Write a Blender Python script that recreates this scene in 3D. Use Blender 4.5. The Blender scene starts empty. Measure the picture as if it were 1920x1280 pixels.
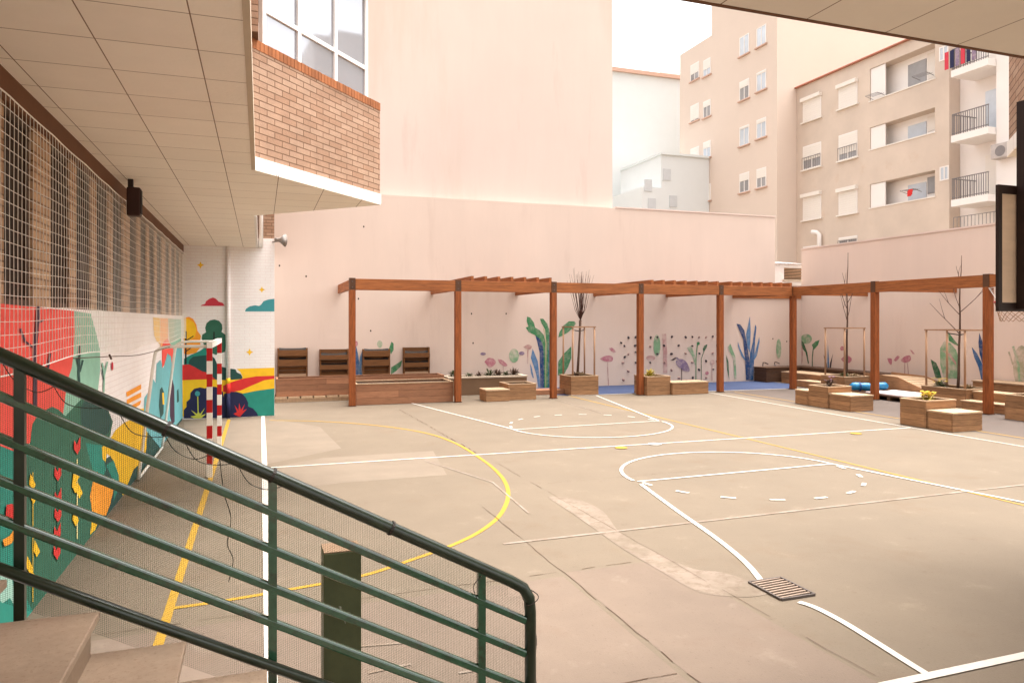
import bpy, math, random
from mathutils import Vector
R = math.radians
random.seed(7)
S = bpy.context.scene
COL = S.collection

# ------------------------------------------------------------------ camera, sky, sun, exposure
TH = R(19.3); CT, ST = math.cos(TH), math.sin(TH); F = 1349.0; H = 2.43; HY = 601.0
cam = bpy.data.objects.new('camera', bpy.data.cameras.new('camera')); COL.objects.link(cam)
cam.location = (0, 0, H); cam.rotation_euler = (R(90), 0, -TH)
cam.data.sensor_width = 36; cam.data.lens = F / 1920 * 36
cam.data.shift_y = -(640 - HY) / 1920
cam.data.clip_start = 0.05; cam.data.clip_end = 2000
S.camera = cam
SUN_EL, SUN_AZ = R(73), R(85)          # azimuth clockwise from +y: high, from the front right
W = bpy.data.worlds.new('World'); S.world = W; W.use_nodes = True
nt = W.node_tree; bg = nt.nodes['Background']
sky = nt.nodes.new('ShaderNodeTexSky'); sky.sky_type = 'NISHITA'; sky.sun_disc = False
sky.sun_elevation = SUN_EL; sky.sun_rotation = SUN_AZ; sky.air_density = 1.0; sky.dust_density = 6; sky.ozone_density = 0.6
hsv = nt.nodes.new('ShaderNodeHueSaturation'); hsv.inputs['Saturation'].default_value = 0.12
mul = nt.nodes.new('ShaderNodeMix'); mul.data_type = 'RGBA'; mul.blend_type = 'MULTIPLY'
mul.inputs['Factor'].default_value = 1; mul.inputs['B'].default_value = (1.0, 0.975, 0.945, 1)
nt.links.new(sky.outputs[0], hsv.inputs['Color']); nt.links.new(hsv.outputs[0], mul.inputs['A'])
nt.links.new(mul.outputs['Result'], bg.inputs[0]); bg.inputs[1].default_value = 0.15
sl = bpy.data.lights.new('sun', 'SUN'); sl.energy = 1.0; sl.angle = R(32); sl.color = (1, 0.96, 0.91)
so = bpy.data.objects.new('sun', sl); COL.objects.link(so)
sd = Vector((math.sin(SUN_AZ) * math.cos(SUN_EL), math.cos(SUN_AZ) * math.cos(SUN_EL), math.sin(SUN_EL)))
so.rotation_euler = (-sd).to_track_quat('-Z', 'Y').to_euler(); so.location = sd * 60
vs = S.view_settings; vs.view_transform = 'Standard'; vs.look = 'None'; vs.gamma = 1; vs.use_curve_mapping = False
vs.exposure = 1.95
S.cycles.max_bounces = 8; S.cycles.diffuse_bounces = 5
S.cycles.use_denoising = True

# ------------------------------------------------------------------ measuring helpers (photo measurements -> metres)
def ray(px, py):
    r = (px - 960) / F
    return (r * CT + ST, -r * ST + CT, -(py - HY) / F)
def G(px, py, z=0.0):
    d = ray(px, py); t = (z - H) / d[2]; return (d[0] * t, d[1] * t)
def onx(px, py, x):
    d = ray(px, py); t = x / d[0]; return (d[1] * t, H + d[2] * t)     # -> y, z
def ony(px, py, y):
    d = ray(px, py); t = y / d[1]; return (d[0] * t, H + d[2] * t)     # -> x, z

# ------------------------------------------------------------------ materials
def lin(c):
    c /= 255.0
    return c / 12.92 if c <= 0.04045 else ((c + 0.055) / 1.055) ** 2.4
def col(r, g, b, k=1.0):
    return tuple(min(0.9, lin(v) * k) for v in (r, g, b))
MATS = {}
def mat(name, c, rough=0.8, var=0.12, scale=3.0, stretch=(1, 1, 1), bump=0.0, bscale=40.0, island=0.0, metal=0.0,
        spec=0.3, var2=0.0, scale2=0.4, dark=None, brick=None, grain=0.0):
    m = bpy.data.materials.new(name); m.use_nodes = True
    n = m.node_tree.nodes; L = m.node_tree.links; p = n['Principled BSDF']
    p.inputs['Roughness'].default_value = rough; p.inputs['Metallic'].default_value = metal
    p.inputs['Specular IOR Level'].default_value = spec
    geo = n.new('ShaderNodeNewGeometry')
    mp = n.new('ShaderNodeMapping'); mp.inputs['Scale'].default_value = stretch
    L.new(geo.outputs['Position'], mp.inputs['Vector'])
    base = n.new('ShaderNodeRGB'); base.outputs[0].default_value = (*c, 1); cur = base.outputs[0]
    if brick:
        ud, bw, bh, c2, cm, msz, off, u0, v0 = brick
        dot = n.new('ShaderNodeVectorMath'); dot.operation = 'DOT_PRODUCT'; dot.inputs[1].default_value = ud[0]
        L.new(geo.outputs['Position'], dot.inputs[0])
        dot2 = n.new('ShaderNodeVectorMath'); dot2.operation = 'DOT_PRODUCT'; dot2.inputs[1].default_value = ud[1]
        L.new(geo.outputs['Position'], dot2.inputs[0])
        a1 = n.new('ShaderNodeMath'); a1.inputs[1].default_value = -u0 + 1000 * bw; L.new(dot.outputs['Value'], a1.inputs[0])
        a2 = n.new('ShaderNodeMath'); a2.inputs[1].default_value = -v0 + 1000 * bh; L.new(dot2.outputs['Value'], a2.inputs[0])
        cb = n.new('ShaderNodeCombineXYZ'); L.new(a1.outputs[0], cb.inputs[0]); L.new(a2.outputs[0], cb.inputs[1])
        bt = n.new('ShaderNodeTexBrick'); bt.offset = off; bt.squash = 1
        bt.inputs['Scale'].default_value = 1; bt.inputs['Brick Width'].default_value = bw; bt.inputs['Row Height'].default_value = bh
        bt.inputs['Mortar Size'].default_value = msz; bt.inputs['Mortar Smooth'].default_value = 0.3; bt.inputs['Bias'].default_value = 0
        bt.inputs['Color1'].default_value = (*c, 1); bt.inputs['Color2'].default_value = (*c2, 1); bt.inputs['Mortar'].default_value = (*cm, 1)
        L.new(cb.outputs[0], bt.inputs['Vector']); cur = bt.outputs['Color']
    def mult(fac_socket, lo, hi):
        nonlocal cur
        mr = n.new('ShaderNodeMapRange'); mr.inputs['To Min'].default_value = lo; mr.inputs['To Max'].default_value = hi
        L.new(fac_socket, mr.inputs['Value'])
        mx = n.new('ShaderNodeVectorMath'); mx.operation = 'SCALE'
        L.new(cur, mx.inputs[0]); L.new(mr.outputs[0], mx.inputs['Scale']); cur = mx.outputs[0]
        return mr
    if var:
        no = n.new('ShaderNodeTexNoise'); no.inputs['Scale'].default_value = scale; no.inputs['Detail'].default_value = 8
        no.inputs['Roughness'].default_value = 0.65
        L.new(mp.outputs[0], no.inputs['Vector']); mr = mult(no.outputs[0], 1 - var, 1 + var)
        mr.inputs['From Min'].default_value = 0.3; mr.inputs['From Max'].default_value = 0.7
    if var2:
        no = n.new('ShaderNodeTexNoise'); no.inputs['Scale'].default_value = scale2; no.inputs['Detail'].default_value = 4
        L.new(geo.outputs['Position'], no.inputs['Vector']); mr = mult(no.outputs[0], 1 - var2, 1 + var2)
        mr.inputs['From Min'].default_value = 0.3; mr.inputs['From Max'].default_value = 0.7
    if island:
        mult(geo.outputs['Random Per Island'], 1 - island, 1 + island)
    for dk in ([] if not dark else dark if isinstance(dark, list) else [dark]):   # blotches of dirt: (colour, noise scale, threshold low, high, amount)
        dc, ds, t0, t1, am = dk
        no = n.new('ShaderNodeTexNoise'); no.inputs['Scale'].default_value = ds; no.inputs['Detail'].default_value = 10
        no.inputs['Roughness'].default_value = 0.7
        L.new(mp.outputs[0], no.inputs['Vector'])
        mr = n.new('ShaderNodeMapRange'); mr.inputs['From Min'].default_value = t0; mr.inputs['From Max'].default_value = t1
        mr.inputs['To Max'].default_value = am
        L.new(no.outputs[0], mr.inputs['Value'])
        mx = n.new('ShaderNodeMix'); mx.data_type = 'RGBA'; mx.inputs['B'].default_value = (*dc, 1)
        L.new(mr.outputs[0], mx.inputs['Factor']); L.new(cur, mx.inputs['A']); cur = mx.outputs['Result']
    L.new(cur, p.inputs['Base Color'])
    if bump:
        no = n.new('ShaderNodeTexNoise'); no.inputs['Scale'].default_value = bscale; no.inputs['Detail'].default_value = 6
        L.new(mp.outputs[0], no.inputs['Vector'])
        bp = n.new('ShaderNodeBump'); bp.inputs['Strength'].default_value = bump; bp.inputs['Distance'].default_value = 0.01
        if brick:
            ad = n.new('ShaderNodeMath'); ad.operation = 'MULTIPLY_ADD'; ad.inputs[1].default_value = -1.5
            L.new(bt.outputs['Fac'], ad.inputs[0]); L.new(no.outputs[0], ad.inputs[2]); L.new(ad.outputs[0], bp.inputs['Height'])
        else:
            L.new(no.outputs[0], bp.inputs['Height'])
        L.new(bp.outputs[0], p.inputs['Normal'])
    MATS[name] = m
    return m

K = 0.62
D2 = math.sqrt(0.5)
m_ground = mat('ground_earth', (0.25, 0.21, 0.16))
m_floor = mat('concrete_floor', col(203, 181, 155, 0.252), 0.85, 0.06, 1.1, bump=0.25, bscale=90, var2=0.05, scale2=0.35,
              dark=[(col(150, 118, 88, 0.4), 0.9, 0.55, 0.80, 0.45), (col(120, 90, 66, 0.4), 5.0, 0.60, 0.74, 0.30), (col(226, 204, 180, 0.36), 2.2, 0.60, 0.75, 0.35), (col(120, 95, 70, 0.3), 38, 0.58, 0.72, 0.55)])
m_floor2 = mat('concrete_patch', col(212, 190, 166, 0.268), 0.85, 0.08, 1.6, bump=0.2, bscale=90, var2=0.06)
m_floor3 = mat('concrete_slab_pink', col(208, 182, 160, 0.258), 0.85, 0.08, 1.3, bump=0.2, bscale=90, var2=0.06, scale2=0.6, dark=[(col(150, 118, 96, 0.4), 1.2, 0.55, 0.8, 0.4), (col(110, 84, 66, 0.3), 36, 0.58, 0.72, 0.55), (col(222, 200, 180, 0.36), 1.6, 0.58, 0.7, 0.4)])
m_floor4 = mat('grey_outer_slab', col(176, 156, 144, 0.235), 0.85, 0.08, 1.2, bump=0.2, bscale=90, var2=0.06, dark=[(col(150, 118, 96, 0.3), 1.5, 0.55, 0.8, 0.4)])
m_stain = mat('pale_runoff_stain', col(224, 200, 178, 0.29), 0.85, 0.12, 2.0, dark=[(col(203, 181, 155, 0.252), 1.8, 0.42, 0.62, 0.9), (col(202, 172, 146, 0.215), 9, 0.5, 0.62, 0.6)])
m_joint = mat('joint_dirt', col(110, 80, 58, 0.45), 0.9, 0.4, 6)
m_white = mat('white_line_paint', (0.55, 0.50, 0.44), 0.7, 0.10, 9, dark=(col(206, 178, 152, 0.32), 6, 0.56, 0.75, 0.5))
m_faded = mat('faded_line_paint', col(216, 196, 178, 0.37), 0.8, 0.1, 5, dark=(col(206, 176, 148, 0.285), 3, 0.42, 0.6, 0.8))
m_yellow = mat('yellow_line_paint', col(232, 182, 62, 0.45), 0.7, 0.10, 9, dark=(col(206, 178, 152, 0.32), 5, 0.58, 0.75, 0.5))
m_blue = mat('blue_rubber', col(80, 98, 142, 0.44), 0.8, 0.10, 3)
m_pink = mat('pink_render', (0.65, 0.525, 0.465), 0.9, 0.022, 1.6, stretch=(1, 1, 0.15), bump=0.12, bscale=25, var2=0.035, scale2=0.25,
             dark=[(col(200, 165, 145, 0.5), 1.1, 0.58, 0.85, 0.35), (col(240, 215, 190, 0.55), 0.35, 0.5, 0.7, 0.45)])
m_pink2 = mat('pink_render_lower', (0.63, 0.505, 0.43), 0.9, 0.022, 1.6, stretch=(1, 1, 0.15), bump=0.15, bscale=25, var2=0.04, scale2=0.3,
              dark=(col(175, 130, 110, 0.62), 1.3, 0.58, 0.85, 0.22))
m_pink3 = mat('pink_render_side_brightened', (0.69, 0.56, 0.48), 0.9, 0.022, 1.6, stretch=(1, 1, 0.15), bump=0.15, bscale=25, var2=0.04, scale2=0.3,  # same pink render, lightened to make up for this wall's weaker light
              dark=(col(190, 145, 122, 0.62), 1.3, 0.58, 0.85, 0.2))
m_hole = mat('chipped_hole', (0.05, 0.035, 0.025), 0.9, 0.3)
m_soffit = mat('soffit_panel', (0.87, 0.79, 0.70), 0.7, 0.03, 2, bump=0.15, bscale=30,
               brick=(((1, 0, 0), (0, 1, 0)), 0.625, 0.62, (0.84, 0.755, 0.665), col(150, 118, 92, 0.7), 0.005, 0.0, 0.225, 0.40))
m_soffit2 = mat('soffit_strip', (0.80, 0.72, 0.635), 0.7, 0.03, 2, bump=0.12, bscale=30,
                brick=(((1, 0, 0), (0, 1, 0)), 0.625, 8.0, (0.77, 0.69, 0.605), col(150, 118, 92, 0.7), 0.005, 0.0, 0.045, -4))
m_fascia = mat('white_fascia', (0.78, 0.74, 0.70), 0.6, 0.04, 3, dark=(col(170, 150, 130, 0.7), 2.5, 0.6, 0.8, 0.5))
m_fasciap = mat('white_fascia_panels', (0.78, 0.74, 0.70), 0.6, 0.04, 3, brick=(((D2, D2, 0), (0, 0, 1)), 0.66, 5.0, (0.76, 0.72, 0.69), (0.45, 0.38, 0.33), 0.006, 0.0, 0.2, 1.1),
                dark=(col(190, 160, 135, 0.7), 2.5, 0.58, 0.8, 0.5))
m_beam = mat('brown_beam', col(105, 66, 40, 0.9), 0.7, 0.12, 3)
bc1, bc2, bcm = col(216, 178, 150, 0.58), col(202, 158, 128, 0.55), col(150, 112, 86, 0.5)
def brickm(name, ud, c1=bc1, c2=bc2, cm=bcm, bw=0.285, bh=0.082):
    return mat(name, c1, 0.85, 0.10, 6, bump=0.5, bscale=60, brick=((ud, (0, 0, 1)), bw, bh, c2, cm, 0.008, 0.5, 0, 0.0),
               var2=0.08, scale2=1.2)
m_brick_d1 = brickm('bay_brick_front', (D2, D2, 0)); m_brick_d2 = brickm('bay_brick_rear', (D2, -D2, 0))
m_brick_x = brickm('brick_along', (1, 0, 0)); m_brick_y = brickm('brick_depth', (0, 1, 0))
m_brick_pier = brickm('pier_brick', (0, 1, 0), col(200, 166, 134, 0.9), col(186, 148, 116, 0.85), col(140, 108, 82, 0.8))
m_soldier = mat('soldier_brick', col(190, 118, 72, 0.6), 0.85, 0.15, 6, island=0.2)
m_wbrick = mat('white_painted_brick', (0.86, 0.81, 0.79), 0.75, 0.03, 2, bump=0.35, bscale=40,
               brick=(((1, 0, 0), (0, 0, 1)), 0.25, 0.075, (0.84, 0.79, 0.77), (0.76, 0.645, 0.63), 0.004, 0.5, 0, 0))
m_wbrick_y = mat('white_painted_brick_depth', (0.88, 0.83, 0.81), 0.75, 0.03, 2, bump=0.35, bscale=40,
                 brick=(((0, 1, 0), (0, 0, 1)), 0.25, 0.075, (0.86, 0.81, 0.79), (0.76, 0.665, 0.645), 0.004, 0.5, 0, 0))
m_glassdark = mat('dark_window_glass', (0.026, 0.015, 0.010), 0.6, 0.3, 2, spec=0.1)
m_frame_d = mat('brown_window_frame', (0.06, 0.035, 0.022), 0.6, 0.1)
m_alu = mat('white_aluminium', (0.80, 0.78, 0.76), 0.4, 0.03)
m_glass = mat('sky_reflecting_glass', (0.36, 0.37, 0.40), 0.04, 0.05, 1, spec=1.0, metal=0.55)
m_curtain = mat('pale_curtain', (0.62, 0.60, 0.60), 0.8, 0.05, 3)
m_perg = mat('stained_pergola_timber', col(166, 90, 42, 0.66), 0.65, 0.38, 5, stretch=(6, 6, 0.6), bump=0.15, bscale=12, island=0.10,
             dark=(col(88, 40, 18, 0.6), 3, 0.56, 0.72, 0.6))
m_pergb = mat('stained_beam_timber', col(184, 110, 60, 0.62), 0.65, 0.38, 3, stretch=(0.6, 0.6, 8), bump=0.15, bscale=12, island=0.12,
              dark=(col(100, 46, 20, 0.6), 2.2, 0.55, 0.72, 0.6))
m_bracket = mat('dark_bracket', (0.085, 0.035, 0.016), 0.6, 0.2)
m_wood = mat('weathered_board', col(182, 136, 96, 0.64), 0.8, 0.30, 3.5, stretch=(1, 1, 9), bump=0.25, bscale=14, island=0.22,
             dark=(col(84, 52, 32, 0.6), 4, 0.57, 0.70, 0.55))
m_wood2 = mat('reddish_board', col(176, 124, 92, 0.66), 0.8, 0.30, 3.0, stretch=(1, 1, 9), bump=0.25, bscale=14, island=0.25,
              dark=(col(80, 44, 30, 0.6), 3, 0.54, 0.70, 0.6))
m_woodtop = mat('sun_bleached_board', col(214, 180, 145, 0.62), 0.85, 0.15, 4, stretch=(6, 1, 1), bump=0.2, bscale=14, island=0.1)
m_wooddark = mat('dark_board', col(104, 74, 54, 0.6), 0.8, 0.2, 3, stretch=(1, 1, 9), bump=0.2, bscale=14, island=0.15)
m_pallet = mat('pallet_board', col(140, 92, 52, 0.55), 0.8, 0.25, 3, stretch=(1, 1, 8), bump=0.2, bscale=14, island=0.3)
m_palletl = mat('pallet_pale_board', col(206, 168, 134, 0.6), 0.8, 0.12, 3, stretch=(1, 1, 8), island=0.1)
m_blackpl = mat('black_planting_bag', (0.02, 0.016, 0.014), 0.7, 0.2)
m_soil = mat('dark_soil', (0.045, 0.03, 0.02), 0.95, 0.4, 12, bump=0.8, bscale=50)
m_concbox = mat('grey_concrete', col(150, 118, 90, 0.6), 0.85, 0.12, 2, bump=0.2)
m_cream = mat('cream_coping', col(232, 212, 188, 0.66), 0.8, 0.06, 3)
m_leaf = [mat('leaf_dull_green', (0.075, 0.085, 0.035), 0.6, 0.25, 20, island=0.3), mat('leaf_bronze', (0.10, 0.055, 0.035), 0.6, 0.25, 20, island=0.3),
          mat('leaf_yellow', (0.42, 0.33, 0.06), 0.6, 0.2, 20, island=0.3), mat('leaf_dry', (0.26, 0.18, 0.10), 0.8, 0.2, 20, island=0.3),
          mat('petal_yellow', (0.75, 0.55, 0.05), 0.6, 0.1, island=0.15), mat('petal_purple', (0.32, 0.18, 0.26), 0.6, 0.1, island=0.2)]
m_bark = mat('bare_bark', col(120, 92, 76, 0.5), 0.85, 0.25, 12, bump=0.4)
m_twig = mat('bare_twig', col(104, 70, 60, 0.5), 0.85, 0.2, 12)
m_stake = mat('tree_stake_timber', col(186, 146, 114, 0.7), 0.8, 0.15, 4, stretch=(6, 6, 1), island=0.1)
m_tie = mat('black_rubber_tie', (0.02, 0.02, 0.02), 0.6, 0.1)
m_green = mat('green_rail_paint', (0.026, 0.088, 0.046), 0.16, 0.25, 14, spec=1.0, dark=((0.03, 0.02, 0.012), 9, 0.52, 0.7, 0.8))
m_blackrail = mat('worn_black_handrail', (0.011, 0.022, 0.011), 0.3, 0.3, 10, spec=0.6, dark=((0.03, 0.06, 0.03), 6, 0.6, 0.72, 0.7))
m_mesh = mat('green_screen_mesh', (0.060, 0.085, 0.046), 0.6, 0.15, 20)
m_wire = mat('tie_wire', (0.03, 0.022, 0.018), 0.5, 0.1)
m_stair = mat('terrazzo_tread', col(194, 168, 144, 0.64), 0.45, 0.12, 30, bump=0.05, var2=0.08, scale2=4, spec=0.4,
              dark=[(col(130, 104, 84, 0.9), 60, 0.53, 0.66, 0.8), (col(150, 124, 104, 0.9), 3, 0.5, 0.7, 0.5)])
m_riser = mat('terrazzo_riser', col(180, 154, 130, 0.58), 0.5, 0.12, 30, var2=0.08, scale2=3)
m_net = mat('white_net_cord', (0.86, 0.82, 0.77), 0.8, 0.05, 5)
m_red = mat('goal_red', col(186, 26, 28, 0.9), 0.4, 0.06, 8)
m_goalw = mat('goal_white', (0.80, 0.76, 0.70), 0.4, 0.05, 8)
m_tubew = mat('goal_tube_white', (0.70, 0.68, 0.62), 0.45, 0.06, 8)
m_dkbrown = mat('dark_brown_steel', (0.020, 0.009, 0.007), 0.5, 0.2, 5)
m_ply = mat('plywood_back', (0.66, 0.50, 0.37), 0.7, 0.08, 3, stretch=(1, 1, 4))
m_grate = mat('cast_iron', (0.10, 0.08, 0.07), 0.6, 0.3, 20)
m_gslat = mat('worn_iron_slat', col(214, 186, 164, 0.42), 0.5, 0.2, 20)
m_pit = mat('drain_pit', (0.01, 0.008, 0.008), 0.9, 0)
m_olive = mat('olive_metal', (0.070, 0.078, 0.034), 0.5, 0.25, 5, dark=((0.07, 0.075, 0.03), 3, 0.5, 0.7, 0.6))
m_olivetop = mat('pale_brown_top', col(176, 142, 112, 0.5), 0.7, 0.1)  # top face paler and browner than the casing
m_scrape = mat('scraped_paint', (0.30, 0.30, 0.24), 0.7, 0.3, 40)
m_bluemat = mat('blue_tarpaulin', (0.005, 0.17, 0.36), 0.4, 0.25, 9, bump=1.0, bscale=11, spec=0.5)
m_bluedk = mat('dark_blue_strap', (0.01, 0.05, 0.18), 0.5, 0.1)
m_whitemat = mat('pale_foam_mat', (0.66, 0.57, 0.56), 0.8, 0.06, 3)
m_speaker = mat('brown_speaker_case', (0.035, 0.012, 0.009), 0.5, 0.15, 6)
m_horn = mat('grey_horn', (0.26, 0.23, 0.21), 0.5, 0.1, 6)
m_hold = mat('climbing_hold_dark', (0.05, 0.04, 0.045), 0.6, 0.2, 20)
m_holdp = mat('climbing_hold_faded', (0.30, 0.19, 0.17), 0.6, 0.2, 20)
# distant houses
m_peach = mat('peach_render', (0.66, 0.54, 0.46), 0.9, 0.015, 0.8, var2=0.02, scale2=0.15)
m_peach2 = mat('peach_render_side', (0.74, 0.62, 0.53), 0.9, 0.015, 0.8, var2=0.02, scale2=0.15)
m_brown = mat('tan_render', (0.59, 0.485, 0.405), 0.9, 0.05, 0.9, bump=0.2, bscale=12, var2=0.08, scale2=0.3,
              dark=(col(235, 205, 180, 0.66), 0.7, 0.60, 0.72, 0.55))
m_housew = mat('white_render', (0.80, 0.75, 0.72), 0.9, 0.02, 1)
m_palehouse = mat('pale_mint_render', (0.66, 0.69, 0.69), 0.9, 0.02, 1)
m_palelow = mat('pale_low_render', (0.68, 0.70, 0.70), 0.9, 0.02, 1)
m_palewin = mat('pale_window', (0.55, 0.565, 0.58), 0.6, 0.05)
m_shut = mat('roller_shutter', (0.76, 0.70, 0.64), 0.6, 0.02, 1, stretch=(1, 1, 8))
m_hglass = mat('hazed_house_glass', (0.30, 0.285, 0.285), 0.15, 0.2, 0.5, spec=0.5)  # distance haze put into the colour: glass lightened so far windows look faint
m_hglassl = mat('house_glass_bright', (0.52, 0.56, 0.62), 0.15, 0.2, 0.5, spec=0.5)
m_sill = mat('house_sill', (0.55, 0.36, 0.28), 0.8, 0.05)
m_tile = mat('red_roof_tile', (0.42, 0.17, 0.11), 0.8, 0.15, 3)
m_iron = mat('grey_ironwork', (0.20, 0.18, 0.18), 0.5, 0.1)
m_int = mat('loggia_interior', (0.86, 0.82, 0.79), 0.9, 0.03, 1)
m_metalroof = mat('corrugated_sheet', (0.45, 0.40, 0.38), 0.6, 0.15, 5)

# painted colours
def paint(name, r, g, b, k=0.6, var=0.08): return mat('paint_' + name, col(r, g, b, k), 0.75, var, 5, bump=0.25, bscale=40)
P = {}
for nm, c in dict(coral=(232, 84, 74), mint=(142, 190, 168), dkgreen=(52, 104, 84), teal=(42, 138, 122), yellow=(246, 194, 40), orange=(248, 160, 50),
                  peach=(244, 176, 120), skyblue=(110, 178, 184), red=(214, 52, 50), redpink=(204, 62, 78), navy=(38, 40, 74), black=(36, 24, 36),
                  trunk=(66, 48, 66), bush=(40, 78, 74), tealcloud=(66, 146, 152), lime=(200, 200, 80), ltteal=(168, 214, 198), cream=(244, 226, 160)).items():
    P[nm] = paint(nm, *c, k=0.95)
for nm, c in dict(wgreen=(84, 162, 108), wmint=(160, 206, 160), wblue=(60, 118, 178), wdblue=(46, 84, 142), wlblue=(110, 160, 210), wpink=(228, 140, 158),
                  wlilac=(228, 196, 200), wpurple=(166, 142, 176), wgrey=(190, 180, 192), wdark=(74, 54, 60), wpale=(206, 200, 168), wdgreen=(62, 124, 82),
                  wteal=(66, 132, 140), wcream=(228, 214, 160), wpalepink=(230, 178, 172)).items():
    P[nm] = mat('paint_' + nm, col(*c, 0.54), 0.8, 0.12, 4, bump=0.2, bscale=30, dark=((0.63, 0.505, 0.43), 2.6 if nm in ('wlilac', 'wpalepink', 'wpale', 'wgrey', 'wmint') else 7.0, 0.44, 0.62, {'wlilac': 0.92, 'wpalepink': 0.8, 'wpale': 0.8, 'wgrey': 0.4, 'wmint': 0.72, 'wpink': 0.45, 'wpurple': 0.4}.get(nm, 0.22)))

# ------------------------------------------------------------------ mesh builder
ORG = {}
class MB:
    def __init__(s): s.v = []; s.f = []; s.m = []
    def add(s, vs, fs, m=0):
        o = len(s.v); s.v += [tuple(v) for v in vs]
        for f in fs: s.f.append([o + i for i in f]); s.m.append(m)
        return s
    def box(s, x0, y0, z0, x1, y1, z1, m=0):
        x0, x1 = sorted((x0, x1)); y0, y1 = sorted((y0, y1)); z0, z1 = sorted((z0, z1))
        return s.add([(x0, y0, z0), (x1, y0, z0), (x1, y1, z0), (x0, y1, z0), (x0, y0, z1), (x1, y0, z1), (x1, y1, z1), (x0, y1, z1)],
                     [(0, 3, 2, 1), (4, 5, 6, 7), (0, 1, 5, 4), (1, 2, 6, 5), (2, 3, 7, 6), (3, 0, 4, 7)], m)
    def bar(s, a, b, w, h, up=(0, 0, 1), m=0):                      # square bar from a to b
        a, b = Vector(a), Vector(b); d = (b - a).normalized(); u = Vector(up)
        if abs(d.dot(u)) > 0.95: u = Vector((0, 1, 0))
        r = d.cross(u).normalized() * w / 2; t = r.cross(d).normalized() * h / 2
        vs = [p + q for p in (a, b) for q in (-r - t, r - t, r + t, -r + t)]
        return s.add(vs, [(3, 2, 1, 0), (4, 5, 6, 7), (0, 1, 5, 4), (1, 2, 6, 5), (2, 3, 7, 6), (3, 0, 4, 7)], m)
    def tube(s, pts, r, n=8, m=0, cap=True):
        pts = [Vector(p) for p in pts]; o = len(s.v); k = len(pts)
        rs = r if isinstance(r, (list, tuple)) else [r] * k
        prev = None
        for i, p in enumerate(pts):
            d = (pts[min(i + 1, k - 1)] - pts[max(i - 1, 0)]).normalized()
            if prev is None:
                u = Vector((0, 0, 1)) if abs(d.z) < 0.9 else Vector((1, 0, 0))
                a = d.cross(u).normalized()
            else:
                a = (prev - d * prev.dot(d)).normalized()
            prev = a; b = d.cross(a)
            for j in range(n):
                t = 2 * math.pi * j / n; s.v.append(tuple(p + (a * math.cos(t) + b * math.sin(t)) * rs[i]))
        for i in range(k - 1):
            for j in range(n):
                j2 = (j + 1) % n
                s.f.append([o + i * n + j, o + i * n + j2, o + (i + 1) * n + j2, o + (i + 1) * n + j]); s.m.append(m)
        if cap and n > 2:
            s.f.append([o + j for j in range(n)][::-1]); s.m.append(m)
            s.f.append([o + (k - 1) * n + j for j in range(n)]); s.m.append(m)
        return s
    def poly(s, pts, m=0): return s.add(pts, [tuple(range(len(pts)))], m)
    def prism(s, xy, z0, z1, m=0):
        n = len(xy); vs = [(x, y, z0) for x, y in xy] + [(x, y, z1) for x, y in xy]
        a = sum(xy[i][0] * xy[(i + 1) % n][1] - xy[(i + 1) % n][0] * xy[i][1] for i in range(n))
        fs = [tuple(range(n))[::-1], tuple(range(n, 2 * n))] + [(i, (i + 1) % n, n + (i + 1) % n, n + i) for i in range(n)]
        if a < 0: fs = [f[::-1] for f in fs]
        return s.add(vs, fs, m)
    def disc(s, c, r, n=16, axis='y', m=0, ry=None):
        ry = ry or r; pts = []
        for j in range(n):
            t = 2 * math.pi * j / n; a, b = r * math.cos(t), ry * math.sin(t)
            pts.append((c[0] + a, c[1], c[2] + b) if axis == 'y' else (c[0], c[1] + a, c[2] + b) if axis == 'x' else (c[0] + a, c[1] + b, c[2]))
        return s.poly(pts, m)
    def build(s, name, mats, parent=None, origin=None, smooth=False, bevel=0.0):
        if not isinstance(mats, (list, tuple)): mats = [mats]
        if parent is not None: o = ORG[parent.name]
        elif origin is not None: o = origin
        else:
            xs, ys, zs = zip(*s.v); o = ((min(xs) + max(xs)) / 2, (min(ys) + max(ys)) / 2, min(zs))
        me = bpy.data.meshes.new(name)
        me.from_pydata([(x - o[0], y - o[1], z - o[2]) for x, y, z in s.v], [], s.f)
        for m in mats: me.materials.append(m)
        me.polygons.foreach_set('material_index', s.m)
        if smooth: me.polygons.foreach_set('use_smooth', [True] * len(s.f))
        me.update()
        ob = bpy.data.objects.new(name, me); COL.objects.link(ob)
        if parent is not None: ob.parent = parent
        else: ob.location = o
        ORG[ob.name] = o
        if bevel:
            bv = ob.modifiers.new('bevel', 'BEVEL'); bv.width = bevel; bv.segments = 2; bv.limit_method = 'ANGLE'; bv.angle_limit = R(40)
        return ob
def tag(o, label, cat, group=None):
    o['label'] = label; o['category'] = cat
    if group: o['group'] = group
    return o
def thing(name, label, cat, loc, group=None):
    o = bpy.data.objects.new(name, None); COL.objects.link(o); o.location = loc; o.empty_display_size = 0.2
    ORG[o.name] = tuple(loc); return tag(o, label, cat, group)
def struct(o, kind='structure'): o['kind'] = kind; return o
def lab(o, t): o['label'] = t; return o

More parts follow.
